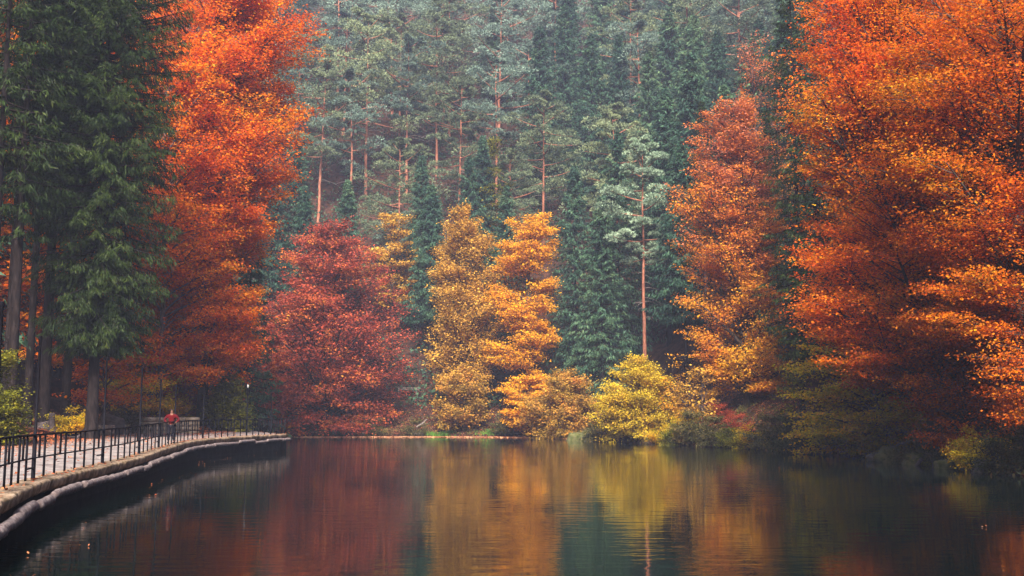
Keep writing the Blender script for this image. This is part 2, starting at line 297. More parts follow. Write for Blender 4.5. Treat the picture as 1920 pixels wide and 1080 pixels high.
# ------------------------------------------------------------------ tree builders (each returns trunk mesh, crown mesh, extra)
def bez(a, b, c, n):
    t = np.linspace(0, 1, n)[None, :, None]
    return (1-t)**2*a[:, None]+2*t*(1-t)*b[:, None]+t**2*c[:, None]
def rot_h(v, ang):
    c, s = np.cos(ang), np.sin(ang)
    return np.stack([v[..., 0]*c-v[..., 1]*s, v[..., 0]*s+v[..., 1]*c, v[..., 2]], -1)
def broadleaf(seed, H, prof, hb=.1, n1=70, n2=11, n3=4, kl=8, leaf=.16, rise=.35, vj=.12, hj=.25, trunk_r=.35, lean=(0, 0), stems=1, flat=.55, limb_r=1.0, droop=0.0, bark='bark_beech', mat='orange_red', inner=.3, trunk_top=.86, gapf=0.0):
    """prof: list of (t, radius to -X, radius to +X) over the whole height; crown follows it"""
    r = R_(seed); pt = np.array(prof, float)
    def rad(t, az):
        rl = np.interp(t, pt[:, 0], pt[:, 1]); rr = np.interp(t, pt[:, 0], pt[:, 2]); ry = .5*(rl+rr)
        rx = np.where(np.cos(az) > 0, rr, rl); return np.sqrt((rx*np.cos(az))**2+(ry*np.sin(az))**2)
    t0, tN = pt[0, 0], pt[-1, 0]
    tt = np.linspace(t0, tN, 200); wgt = np.interp(tt, pt[:, 0], pt[:, 1])+np.interp(tt, pt[:, 0], pt[:, 2])+.8
    t = r.choice(tt, n1, p=wgt/wgt.sum())+r.uniform(-.01, .01, n1); az = (np.arange(n1)*2.39996+r.uniform(-.5, .5, n1)) % (2*np.pi)
    f = np.where(r.rand(n1) < inner, r.uniform(.35, .8, n1), r.uniform(.82, 1.08, n1))
    rr = rad(np.clip(t, t0, tN), az)*f
    tip = np.stack([rr*np.cos(az), rr*np.sin(az), t*H], 1); tip[:, :2] += np.array(lean)*t[:, None]
    z0 = np.clip(t*H-rise*rr*r.uniform(.7, 1.5, n1)-.02*H, hb*H*r.uniform(.8, 1.3, n1), trunk_top*H)
    # trunk(s)
    zs = np.linspace(0, trunk_top*H, 12); wob = np.cumsum(r.normal(0, .012*H/12*3, (12, 2)), 0); wob -= wob[0]
    tx = np.interp(z0, zs, wob[:, 0])+lean[0]*z0/H; ty = np.interp(z0, zs, wob[:, 1])+lean[1]*z0/H
    org = np.stack([tx, ty, z0], 1)
    mid = org+(tip-org)*.5; mid[:, 2] += rr*r.uniform(.02, .22, n1)*(1-2*droop)
    P1 = bez(org, mid, tip, 9); L1 = np.linalg.norm(tip-org, axis=1)
    tr_p = np.stack([wob[:, 0]+lean[0]*zs/H, wob[:, 1]+lean[1]*zs/H, zs], 1)[None]; tr_p[0, 0, 2] = -.6
    tr_r = (trunk_r*(1-.9*(zs/zs[-1])**.9)*np.where(zs < .4, 1.35, 1))[None]
    geo = [tubes(tr_p, tr_r, 10)]
    for s in range(stems-1):
        a = r.uniform(0, 6.28); e = tr_p.copy(); e[0, :, 0] += np.cos(a)*zs*.22; e[0, :, 1] += np.sin(a)*zs*.22; geo.append(tubes(e, tr_r*.8, 7))
    rs = (.012*L1+.015)*limb_r
    geo.append(tubes(P1, rs[:, None]*np.linspace(1.3, .25, 9)[None], 5))
    # secondaries, in a flat fan
    s = np.tile(np.linspace(.22, .97, n2), (n1, 1))+r.uniform(-.03, .03, (n1, n2))
    iq = np.clip(s*8, 0, 7.999); i0 = iq.astype(int); fr = (iq-i0)[..., None]; ar = np.arange(n1)[:, None]
    o2 = P1[ar, i0]*(1-fr)+P1[ar, i0+1]*fr; d2 = norm(P1[ar, i0+1]-P1[ar, i0])
    side = np.where(np.arange(n2) % 2 == 0, 1, -1)[None]*r.uniform(.45, 1.1, (n1, n2)); side[:, -1] *= .2
    dd = rot_h(d2, side); dd[..., 2] = dd[..., 2]*flat+r.normal(0, .12, (n1, n2))-droop*.4; dd = norm(dd)
    L2 = (L1[:, None]*(.42*(1-s)+.14)+.35)*r.uniform(.6, 1.25, (n1, n2))
    o2 = o2.reshape(-1, 3); dd = dd.reshape(-1, 3); L2 = L2.ravel(); n = len(o2)
    e2 = o2+dd*L2[:, None]; m2 = .5*(o2+e2); m2[:, 2] += L2*r.uniform(-.02, .12, n); e2[:, 2] -= L2*droop*.5
    P2 = bez(o2, m2, e2, 5)
    geo.append(tubes(P2, (L2*.009+.008)[:, None]*limb_r*np.linspace(1, .2, 5)[None], 3))
    # tertiaries
    s3 = np.tile(np.linspace(.25, 1, n3), (n, 1))+r.uniform(-.06, .0, (n, n3))
    iq = np.clip(s3*4, 0, 3.999); i0 = iq.astype(int); fr = (iq-i0)[..., None]; ar = np.arange(n)[:, None]
    o3 = (P2[ar, i0]*(1-fr)+P2[ar, i0+1]*fr).reshape(-1, 3)
    sd = (np.where(np.arange(n3) % 2 == 0, 1, -1)[None]*r.uniform(.4, 1.2, (n, n3)))
    d3 = rot_h(np.repeat(dd[:, None], n3, 1), sd).reshape(-1, 3); d3[:, 2] = d3[:, 2]*flat+r.normal(0, .12, len(d3))-droop*.5; d3 = norm(d3)
    L3 = (np.repeat(L2*.38+.25, n3))*r.uniform(.6, 1.2, len(d3))
    keep = r.rand(len(o3)) >= gapf; o3, d3, L3 = o3[keep], d3[keep], L3[keep]
    # leaves
    c = np.repeat(o3, kl, 0)+np.repeat(d3*L3[:, None], kl, 0)*r.uniform(.0, 1.05, (len(o3)*kl, 1)); N = len(c)
    c[:, :2] += r.normal(0, hj, (N, 2)); c[:, 2] += r.normal(0, vj, N)-np.abs(r.normal(0, hj*.35, N))*(.5+droop)
    u = np.stack([r.normal(0, 1, N), r.normal(0, 1, N), r.normal(-.45-droop, .45, N)], 1)+np.repeat(d3, kl, 0)*.8; u = norm(u)
    nrm = norm(np.stack([r.normal(0, .55, N), r.normal(-.25, .55, N), np.ones(N)], 1)); v = norm(np.cross(nrm, u))
    LL = leaf*r.uniform(.7, 1.4, N)
    lv = quads(c, u, v, LL, LL*r.uniform(.6, .85, N))
    V, F = join(geo)
    return mesh_np('trunk', V, F, [M[bark]], smooth_=True), mesh_np('crown', *lv, [G[mat]])
def cone_tree(seed, H, Rb, hb=.08, nb=170, n2=14, kl=5, leaf=.3, wid=.22, droop=.35, trunk_r=.3, mat='spruce', taper=.95, hang=.5, tipup=.12, dead=True, prof=None, bark='bark_dark'):
    """spruce: whorls of drooping branches with hanging sprays"""
    r = R_(seed)
    t = np.sort(r.uniform(0, 1, nb)**1.0); z = H*(hb+(1-hb)*t*.985); az = np.arange(nb)*2.39996+r.uniform(-.4, .4, nb)
    L = Rb*(1-t)**taper*np.clip(.55+6*t, 0, 1)*r.uniform(.65, 1.2, nb)+.12
    if prof is not None:
        L = np.interp(t, [p[0] for p in prof], [p[1] for p in prof])*r.uniform(.7, 1.15, nb)
    dirh = np.stack([np.cos(az), np.sin(az), np.zeros(nb)], 1)
    o = np.stack([np.zeros(nb), np.zeros(nb), z], 1)
    el = np.interp(t, [0, .6, 1], [-droop, -.05, .7]); e = o+dirh*L[:, None]*.97; e[:, 2] += L*el+L*tipup*.5
    m = o+dirh*L[:, None]*.55; m[:, 2] += L*(el*.62+.06)-L*tipup*.6
    P1 = bez(o, m, e, 7)
    zs = np.linspace(0, H*.985, 12); tp = np.stack([np.zeros(12), np.zeros(12), zs], 1)[None]; tp[0, 0, 2] = -.6
    geo = [tubes(tp, (trunk_r*(1-.95*zs/H)*np.where(zs < .3, 1.3, 1))[None], 9), tubes(P1, (.012*L+.012)[:, None]*np.linspace(1.2, .2, 7)[None], 4)]
    if dead and hb > .05:
        nd_ = 26; z = H*r.uniform(.12*hb, hb*1.2, nd_)+.5; az = r.uniform(0, 6.28, nd_); Ld = Rb*r.uniform(.2, .55, nd_)
        o = np.stack([np.zeros(nd_), np.zeros(nd_), z], 1); e = o+np.stack([np.cos(az)*Ld, np.sin(az)*Ld, -Ld*.25], 1); m = .5*(o+e)
        geo.append(tubes(bez(o, m, e, 4), np.full((nd_, 4), .018)*np.linspace(1, .3, 4), 3))
    s = np.tile(np.linspace(.12, 1.0, n2), (nb, 1)); iq = np.clip(s*6, 0, 5.999); i0 = iq.astype(int); fr = (iq-i0)[..., None]; ar = np.arange(nb)[:, None]
    o2 = P1[ar, i0]*(1-fr)+P1[ar, i0+1]*fr; d2 = norm(P1[ar, i0+1]-P1[ar, i0])
    sd = np.where(np.arange(n2) % 2 == 0, 1, -1)[None]*r.uniform(.5, 1.2, (nb, n2)); sd[:, -1] *= .1
    dd = rot_h(d2, sd); dd[..., 2] -= r.uniform(.3, 1.1, (nb, n2))*hang; dd = norm(dd).reshape(-1, 3)
    L2 = ((L[:, None]*(.30*(1-s*.7))+.22*np.clip(L/1.5, .25, 1)[:, None])*r.uniform(.6, 1.2, (nb, n2))).ravel(); o2 = o2.reshape(-1, 3)
    N = len(o2)*kl; q = r.uniform(0, 1, N)
    c = np.repeat(o2, kl, 0)+np.repeat(dd*L2[:, None], kl, 0)*q[:, None]
    c += r.normal(0, .07, (N, 3))*leaf/.3; c[:, 2] -= np.abs(r.normal(0, .1, N))*hang*2*leaf
    u = np.repeat(dd, kl, 0)+r.normal(0, .38, (N, 3)); u[:, 2] -= hang*.6; u = norm(u)
    v = norm(np.cross(u, r.normal(0, 1, (N, 3)))); LL = leaf*r.uniform(.6, 1.4, N)
    # crown leader
    V, F = join(geo)
    return mesh_np('trunk', V, F, [M[bark]], smooth_=True), mesh_np('crown', *quads(c, u, v, LL, LL*wid*r.uniform(.7, 1.4, N)), [G[mat]])
def pine_tree_mesh(seed, H, Rc, hb=.5, nl=22, puffs=5, kn=230, leaf=.32, trunk_r=.24, lean=(0, 0), mat='pine', taper=True, dead=9):
    """Scots pine: tall bare reddish trunk, flat tufted layers"""
    r = R_(seed); zs = np.linspace(0, H*.97, 14); wob = np.cumsum(r.normal(0, .05, (14, 2)), 0); wob -= wob[0]
    cx = wob[:, 0]+lean[0]*zs/H; cy_ = wob[:, 1]+lean[1]*zs/H
    tp = np.stack([cx, cy_, zs], 1)[None]; tp[0, 0, 2] = -.6
    t = np.linspace(0, 1, nl)+r.uniform(-.02, .02, nl); t = np.clip(t, 0, 1); z = H*(hb+(.97-hb)*t)
    az = np.arange(nl)*2.39996+r.uniform(-.5, .5, nl)
    env = np.interp(t, [0, .25, .6, .85, 1], [.75, 1, .85, .55, .2])*Rc if taper else Rc*np.sqrt(np.clip(1-(2*t-1)**2, .1, 1))
    L = env*r.uniform(.65, 1.15, nl); up = np.interp(t, [0, .5, 1], [-.05, .2, .6])+r.normal(0, .14, nl)
    o = np.stack([np.interp(z, zs, cx), np.interp(z, zs, cy_), z], 1); dh = np.stack([np.cos(az), np.sin(az), np.zeros(nl)], 1)
    e = o+dh*L[:, None]; e[:, 2] += L*up+r.uniform(0, .5, nl); m = o+dh*L[:, None]*.5; m[:, 2] += L*(up*.5-.06)+r.normal(0, .2, nl)
    P1 = bez(o, m, e, 7)
    tg = tubes(tp, (trunk_r*(1-.85*zs/H)*np.where(zs < .3, 1.25, 1))[None], 8)
    lg = tubes(P1, (.018*L+.02)[:, None]*np.linspace(1.2, .3, 7)[None], 5)
    V, F = join([tg, lg]); trunk = mesh_np('trunk', V, F, [M['bark_pine']], smooth_=True)
    s = np.tile(np.linspace(.5, 1.02, puffs), (nl, 1)); iq = np.clip(s*6, 0, 5.999); i0 = iq.astype(int); fr = (iq-i0)[..., None]; ar = np.arange(nl)[:, None]
    pc = P1[ar, i0]*(1-fr)+P1[ar, i0+1]*fr
    off = r.normal(0, 1, pc.shape)*np.array([.26, .26, .10])*L[:, None, None]; off[:, -1] *= .3; off[..., 2] += .15; pc = (pc+off).reshape(-1, 3)
    pr = np.repeat(L*.24+.25, puffs)*r.uniform(.45, 1.45, len(pc))
    top = np.array([[cx[-1], cy_[-1], H*.985]]); pc = np.vstack([pc, top, top-[[0, 0, .7]]]); pr = np.append(pr, [.5, .7])
    N = len(pc)*kn; g = norm(r.normal(0, 1, (N, 3))); g[:, 2] = np.abs(g[:, 2])*1.2-.35; rr = r.uniform(.35, 1, N)**.5
    c = np.repeat(pc, kn, 0)+g*np.array([1, 1, .55])*(np.repeat(pr, kn)*rr)[:, None]
    u = norm(g*np.array([1, 1, .8])+np.array([0, 0, .45])+r.normal(0, .35, (N, 3))); v = norm(np.cross(u, r.normal(0, 1, (N, 3)))); LL = leaf*r.uniform(.6, 1.3, N)
    crown = mesh_np('crown', *quads(c, u, v, LL, LL*.32), [G[mat]])
    n = dead; z = H*r.uniform(hb*.55, hb*1.1, n); a = r.uniform(0, 6.28, n); Ld = Rc*r.uniform(.25, .7, n)
    o = np.stack([np.interp(z, zs, cx), np.interp(z, zs, cy_), z], 1); e = o+np.stack([np.cos(a)*Ld, np.sin(a)*Ld, r.uniform(-.5, .1, n)*Ld], 1); m = .5*(o+e); m[:, 2] += .25*Ld
    dm = mesh_np('dead_branches', *tubes(bez(o, m, e, 6), np.full((n, 6), .035)*np.linspace(1, .35, 6), 4), [M['dead_wood']], smooth_=True)
    return trunk, crown, dm
def tree(name, label, cat, parts, x, y, z=None, rz=0, group=None, sink=.15):
    if z is None: z = t1(x, y)
    o = thing(name, label, cat, (x, y, z-sink), rz, group)
    for m, nm in zip(parts, ('trunk', 'crown', 'dead_branch')): obj(nm, m, o)
    return o
def copy_tree(src, x, y, z, rz, s, label, cat, group=None):
    c = src.copy(); C.objects.link(c); c.location = (x, y, z-.15); c.rotation_euler = (0, 0, rz); c.scale = (s[0], s[0], s[1])
    c['label'] = label; c['category'] = cat
    if group: c['group'] = group
    for ch in src.children:
        d = ch.copy(); C.objects.link(d); d.parent = c
    return c

# ------------------------------------------------------------------ ground, water, path
def axis(lo, hi, c0, c1, fine, coarse):
    a = [c0]
    while a[0] > lo: a.insert(0, a[0]-min(coarse, fine+(c0-a[0])*.06))
    m = list(np.arange(c0+fine, c1, fine)); b = [c1]
    while b[-1] < hi: b.append(b[-1]+min(coarse, fine+(b[-1]-c1)*.06))
    return np.array(a+m+b)
gx = axis(-330, 330, -38, 40, .55, 8); gy = axis(-120, 480, 10, 150, .7, 8)
XX, YY = np.meshgrid(gx, gy); ZZ = tz(XX.ravel(), YY.ravel())
idx = np.arange(len(ZZ)).reshape(XX.shape)
F = np.stack([idx[:-1, :-1], idx[:-1, 1:], idx[1:, 1:], idx[1:, :-1]], -1).reshape(-1, 4)
tag(obj('ground', mesh_np('ground', np.stack([XX.ravel(), YY.ravel(), ZZ], 1), F, [M['soil']], smooth_=True)), kind='structure')
V = np.array([(-60, -60, 0), (60, -60, 0), (60, 160, 0), (-60, 160, 0)], float)
tag(obj('water', mesh_np('water', V, np.array([[0, 1, 2, 3]]), [M['water']])), kind='structure')

def ribbon(A, B, za, zb):
    n = len(A); V = np.vstack([np.column_stack([A, np.full(n, za) if np.isscalar(za) else za]), np.column_stack([B, np.full(n, zb) if np.isscalar(zb) else zb])])
    i = np.arange(n-1); return V, np.stack([i, i+1, n+i+1, n+i], 1)
def resample(pl, n):
    d = np.r_[0, np.cumsum(np.linalg.norm(np.diff(pl, axis=0), axis=1))]; s = np.linspace(0, d[-1], n)
    return np.stack([np.interp(s, d, pl[:, 0]), np.interp(s, d, pl[:, 1])], 1)
nK = len(KERB)
inn = resample(INNER, nK)
kin = offset(KERB, -.62)
rows = [kin+(inn-kin)*f for f in np.linspace(0, 1, 8)]
KZ = DK(KERB[:, 1]); zr = [KZ+a for a in (-.015, .0, .03, .06, .09, .12, .14, .15)]
Vp = np.vstack([np.column_stack([rw, z]) for rw, z in zip(rows, zr)])
ii = np.arange(nK-1); Fp = np.vstack([np.stack([k*nK+ii, (k+1)*nK+ii, (k+1)*nK+ii+1, k*nK+ii+1], 1) for k in range(7)])
tag(obj('path', mesh_np('path', Vp, Fp, [M['paving']], smooth_=True)), kind='structure')
# coping: a rough slab edge made of many small cross-sections
d = np.r_[0, np.cumsum(np.linalg.norm(np.diff(KERB, axis=0), axis=1))]; fineK = resample(KERB, int(d[-1]/.12))
r = R_(3); nf = len(fineK); rough = np.convolve(r.normal(0, 1, nf+8), np.ones(5)/5, 'same')[4:-4]; rough2 = np.convolve(r.normal(0, 1, nf+8), np.ones(3)/3, 'same')[4:-4]
fz = DK(fineK[:, 1]); prof = [(-.64, .0), (-.2, .006), (-.03, -.005), (.02, -.05), (.0, -.14), (-.02, -.24), (-.10, -.31), (-.45, -.34)]
rings = []
for k, (o_, z) in enumerate(prof):
    wv = .0 if k in (0,) else (.012 if k in (1, 7) else .05)
    rings.append(np.column_stack([offset(fineK, o_)+(offset(fineK, 1.)-fineK)*(rough*wv*(1 if k % 2 else .8)+rough2*wv*.5)[:, None], fz+z+rough2*(.004 if k < 2 else .03)]))
Vc = np.vstack(rings); ii = np.arange(nf-1); Fc = np.vstack([np.stack([k*nf+ii, (k)*nf+ii+1, (k+1)*nf+ii+1, (k+1)*nf+ii], 1) for k in range(len(prof)-1)])
tag(obj('stone_kerb', mesh_np('stone_kerb', Vc, Fc, [M['coping']])), kind='structure')
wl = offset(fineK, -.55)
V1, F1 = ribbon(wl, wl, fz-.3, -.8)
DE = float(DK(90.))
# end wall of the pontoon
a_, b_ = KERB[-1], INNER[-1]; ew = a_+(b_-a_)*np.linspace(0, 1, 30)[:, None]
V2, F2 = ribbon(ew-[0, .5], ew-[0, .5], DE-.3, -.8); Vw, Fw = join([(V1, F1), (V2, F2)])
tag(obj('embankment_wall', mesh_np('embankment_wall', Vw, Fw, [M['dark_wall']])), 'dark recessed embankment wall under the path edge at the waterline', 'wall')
n = len(ew); ee = ew+r.normal(0, .02, ew.shape)
Vq = np.vstack([np.column_stack([ew+[0, o_], np.full(n, z)]) for o_, z in ((-.6, DE+.03), (.05, DE+.02), (.12, DE-.1), (.05, DE-.3), (-.5, DE-.32))])
ii = np.arange(n-1); Fq = np.vstack([np.stack([k*n+ii, k*n+ii+1, (k+1)*n+ii+1, (k+1)*n+ii], 1) for k in range(4)])
tag(obj('stone_kerb', mesh_np('stone_kerb_end', Vq, Fq, [M['coping']])), kind='structure')

ORD = 'first second third fourth fifth sixth seventh eighth ninth tenth eleventh twelfth thirteenth fourteenth fifteenth sixteenth seventeenth eighteenth nineteenth twentieth'.split()
ORD += ['twenty-'+o for o in ORD[:9]]+['thirtieth']+['thirty-'+o for o in ORD[:9]]
# logs hung along the foot of the coping
LG = offset(KERB, .16); dl = np.r_[0, np.cumsum(np.linalg.norm(np.diff(LG, axis=0), axis=1))]
s = float(dl[np.argmin(abs(LG[:, 1]-13))]); k = 0; r = R_(8)
while s < dl[-1]-.5:
    L = r.uniform(1.9, 3.4); e = min(s+L, dl[-1]); q = np.linspace(s, e-.09, 22)
    p = np.column_stack([np.interp(q, dl, LG[:, 0]), np.interp(q, dl, LG[:, 1]), DK(np.interp(q, dl, LG[:, 1]))-.40])
    p[:, :2] += r.normal(0, .035, 2)+r.normal(0, .008, (22, 2)); p[:, 2] += r.normal(0, .03)+r.normal(0, .006, 22)
    c0 = p.mean(0); rad = r.uniform(.10, .125)*(1+.05*np.sin(np.linspace(0, 9, 22)+r.uniform(0, 6))+r.normal(0, .06, 22)); rad[0] *= .7; rad[-1] *= .7
    P = np.vstack([p[:1], p, p[-1:]]); Rr = np.r_[.01, rad, .01]
    Vl, Fl = tubes((P-c0)[None], Rr[None], 12)
    lab = 'weathered grey log under the path edge, ' + ('the one beside the lower corner of the photo' if k == 0 else ORD[k]+' along from the camera end')
    o = obj('log', mesh_np('log', Vl, Fl, [M['log']], smooth_=False), loc=c0.tolist()); tag(o, lab, 'log', 'logs hung end to end under the path edge'); s = e; k += 1

# low pale wall behind the path
def wallmesh(pts, z0, z1, th, blocks=.7, seed=1):
    r = R_(seed); parts = []; pl = np.array(pts, float); dd = np.r_[0, np.cumsum(np.linalg.norm(np.diff(pl, axis=0), axis=1))]
    for row in range(int(round((z1-z0)/.32))):
        s = -r.uniform(0, .5)
        while s < dd[-1]:
            e = s+r.uniform(.6, 1.3)*blocks*1.3; a = max(s, 0); b = min(e-.012, dd[-1])
            if b-a > .05:
                A = np.array([np.interp(a, dd, pl[:, 0]), np.interp(a, dd, pl[:, 1])]); B = np.array([np.interp(b, dd, pl[:, 0]), np.interp(b, dd, pl[:, 1])])
                zz = z0+.32*row+.16; parts.append(bar((*A, zz), (*B, zz), .153, th*.5*r.uniform(.94, 1.04), side=(0, 0, 1)))
            s = e
    return join(parts)
wz = .9
W = wallmesh([(-22.1, 75.9), (-25.6, 74.2)], .85, 2.45, .45); c0 = np.array([-23.8, 75, .85])
tag(obj('low_wall', mesh_np('low_wall', W[0]-c0, W[1], [M['low_wall']]), loc=c0.tolist()), 'low pale sandstone wall behind the person in red', 'wall')
W = wallmesh([(-26.3, 73.4), (-26.0, 69), (-25.8, 66.5)], 1.0, 1.96, .5, seed=4); c0 = np.array([-25.8, 66, .9])
tag(obj('low_wall', mesh_np('low_wall', W[0]-c0, W[1], [M['low_wall']]), loc=c0.tolist()), 'lower sandstone edging blocks along the back of the path', 'wall')

# ------------------------------------------------------------------ fence and tall poles
FL = offset(KERB, -.42); dF = np.r_[0, np.cumsum(np.linalg.norm(np.diff(FL, axis=0), axis=1))]
def fp(s): return np.array([np.interp(s, dF, FL[:, 0]), np.interp(s, dF, FL[:, 1])])
def sY(Y): return float(np.interp(Y, FL[60:, 1], dF[60:]))
poleY = [18.4, 27.2, 35.6, 42.6, 48.8, 54.6, 64, 73.2, 78.4]
poleS = [sY(v) for v in poleY]
fence = thing('railing', 'black iron railing running along the waterside edge of the path', 'railing', (*FL[np.argmin(abs(FL[:, 1]-45))], DECK))
f0 = np.array(fence.location)
s0, s1 = sY(10.5), dF[-1]-.1; q = np.arange(s0, s1, .5); q = np.append(q, s1)
def rail(z, rr, nm):
    P = np.array([(*fp(v), z+DK(fp(v)[1])) for v in q])-f0; obj(nm, mesh_np(nm, *tubes(P[None], np.full((1, len(q)), rr), 6), [M['iron']], smooth_=True), fence)
rail(1.1, .03, 'top_rail'); rail(.52, .022, 'middle_rail')
allS = [s0]+poleS
barS = []
for a, b in zip(allS[:-1]+[allS[-1]], allS[1:]+[s1]):
    n = max(1, int(round((b-a)/1.28)))
    if a == s0: n = 6
    barS += list(np.linspace(a, b, n+1)[:-1] if a in poleS or a == s0 else [])
full = None; half = None
for i, v in enumerate(barS):
    p = fp(v); tdir = norm(fp(v+.2)-fp(v-.2)); rz = math.atan2(tdir[1], tdir[0])
    if v not in poleS:
        if full is None: full = mesh_np('bar', *box(-.042, .042, -.022, .022, -.03, 1.1), [M['iron']])
        o = obj('bar', full, fence, (p[0]-f0[0], p[1]-f0[1], DK(p[1])-DECK)); o.rotation_euler[2] = rz
    if i % 2 == 0 and i+1 < len(barS):
        m = fp((barS[i]+barS[i+1])/2)
        if half is None: half = mesh_np('short_bar', *box(-.05, .05, -.02, .02, .5, 1.1), [M['iron']])
        o = obj('short_bar', half, fence, (m[0]-f0[0], m[1]-f0[1], DK(m[1])-DECK)); o.rotation_euler[2] = rz
pm = cap = None
for i, (v, Y) in enumerate(zip(poleS, poleY)):
    p = fp(v); H = [3.9, 3.6, 3.5, 3.4, 3.1, 2.97, 3.05, 3.25, 3.0][i]
    lab = 'slim black iron pole on the railing, '+('cut by the edge of the photo' if i == 0 else 'the tallest looking, beside the thick spruce trunk' if i == 1 else ORD[i]+' one away from the camera')
    if i == 4: lab = 'slim black iron pole on the railing in front of the person in red'
    if i == 7: lab = 'slim black iron pole with a small pale lamp at its top'
    o = thing('iron_pole', lab, 'pole', (p[0], p[1], float(DK(p[1]))), 0, 'tall iron poles along the railing')
    hh = np.array([-.02, 1.1, 1.12, H-.12, H-.1, H]); rr = np.array([.055, .055, .04, .034, .05, .045])
    obj('post', mesh_np('post', *tubes(np.column_stack([np.zeros(6), np.zeros(6), hh])[None], rr[None], 8), [M['iron']], smooth_=True), o)
    nx = norm(fp(v-.3)-p)*.75
    obj('foot_bracket', mesh_np('foot_bracket', *bar((0, 0, .28), (nx[0], nx[1], .28), .02, .02), [M['iron']]), o)
    if i == 7:
        m_, nt, nd, lk = new_mat('lamp_white'); pb = nd.new('ShaderNodeBsdfPrincipled'); pb.inputs['Base Color'].default_value = (.3, .3, .3, 1); ou = nd.new('ShaderNodeOutputMaterial'); lk.new(pb.outputs[0], ou.inputs[0])
        pb.inputs['Emission Color'].default_value = (1, .97, .95, 1); pb.inputs['Emission Strength'].default_value = .03
        z = np.array([H-.02, H+.02, H+.12, H+.2, H+.22]); rr = np.array([.02, .045, .06, .04, .01])
        obj('lamp_globe', mesh_np('lamp_globe', *tubes(np.column_stack([np.zeros(5), np.zeros(5), z])[None], rr[None], 12), [m_], smooth_=True), o)
# short return of the railing across the far end
f2 = thing('railing', 'far end of the railing turning back from the water', 'railing', (*ew[15], DE+.03))
g0 = np.array(f2.location); E = ew[1:-1]-[0, .35]; P = np.column_stack([E, np.full(len(E), DE+.03)])-g0
for z, rr_, nm in ((1.1, .03, 'top_rail'), (.52, .022, 'middle_rail')):
    Pz = P.copy(); Pz[:, 2] += z; obj(nm, mesh_np(nm, *tubes(Pz[None], np.full((1, len(P)), rr_), 6), [M['iron']], smooth_=True), f2)
for v in np.linspace(0, len(E)-1, 20):
    pp = np.array([np.interp(v, range(len(E)), P[:, 0]), np.interp(v, range(len(E)), P[:, 1]), 0]); obj('bar', full, f2, pp.tolist())

# ------------------------------------------------------------------ named trees
T_ = tree
def B(*a, **k): return broadleaf(*a, **k)
# ---- left bank
x = xat(380, 86); T_('beech_tree', 'tall vermilion and orange beech leaning over the path, behind the dark spruce', 'tree',
   B(11, 39, [(.09, 5.0, 2.6), (.16, 6.6, 3.2), (.22, 6.8, 3.4), (.34, 6.8, 3.2), (.48, 6.8, 5.4), (.6, 6.6, 6.0), (.78, 6.2, 7.0), (.9, 5, 6.8), (1, 2.5, 3)], hb=.09, n1=230, n2=13, n3=5, kl=15, leaf=.19, trunk_r=.45, rise=.5, vj=.22, hj=.30, mat='orange_red'), x, 86)
x = xat(300, 80); T_('beech_tree', 'slimmer orange beech with a crooked grey trunk beside the low wall', 'tree',
   B(12, 31, [(.12, 3.2, 3.4), (.3, 4.4, 4.6), (.55, 4.4, 5.2), (.8, 4, 5), (1, 1, 1.5)], hb=.13, n1=110, n2=11, n3=5, kl=11, leaf=.17, trunk_r=.28, rise=.45, mat='orange_red', bark='bark_grey', lean=(-.4, 0)), x, 80)
x = xat(190, 68); T_('beech_tree', 'young orange beech under the dark spruce boughs', 'tree',
   B(13, 8.4, [(.3, 2.0, 2.2), (.55, 3.2, 3.4), (.8, 2.6, 3), (1, .8, 1)], hb=.25, n1=34, n2=9, n3=4, kl=8, leaf=.15, trunk_r=.10, rise=.3, mat='orange_brown'), x, 68)
for i, (px, Y, H, lab, mt, sd) in enumerate([(40, 74, 30, 'rust orange beech glimpsed behind the bare dark trunks', 'orange_brown', 14), (150, 84, 33, 'dull red beech mostly hidden behind the dark spruces', 'orange_red', 15), (-60, 66, 26, 'orange beech behind the trunks at the very edge of the photo', 'orange_brown', 16)]):
    T_('beech_tree', lab, 'tree', B(sd, H, [(.08, 4, 4), (.4, 5.5, 5.5), (.75, 5, 5), (1, 1.5, 1.5)], hb=.08, n1=70, n2=10, n3=4, kl=8, leaf=.24, trunk_r=.35, mat=mt), xat(px, Y), Y)
x = xat(78, 62); T_('spruce_tree', 'thick grey spruce trunk with flared roots next to the path', 'tree',
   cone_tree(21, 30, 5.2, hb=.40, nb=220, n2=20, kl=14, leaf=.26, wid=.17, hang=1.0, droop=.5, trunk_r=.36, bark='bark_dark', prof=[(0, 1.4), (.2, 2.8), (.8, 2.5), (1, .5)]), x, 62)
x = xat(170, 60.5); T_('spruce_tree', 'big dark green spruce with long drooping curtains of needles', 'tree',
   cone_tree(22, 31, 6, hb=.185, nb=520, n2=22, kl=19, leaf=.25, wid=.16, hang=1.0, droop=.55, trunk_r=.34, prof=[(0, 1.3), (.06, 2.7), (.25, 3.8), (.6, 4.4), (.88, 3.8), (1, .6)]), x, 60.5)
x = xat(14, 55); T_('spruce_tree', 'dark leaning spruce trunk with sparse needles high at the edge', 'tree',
   cone_tree(23, 30, 4, hb=.36, nb=110, n2=14, kl=8, leaf=.30, wid=.17, hang=.9, droop=.4, trunk_r=.33, prof=[(0, 1.4), (.2, 2.6), (.5, 2.6), (1, .4)]), x, 55)
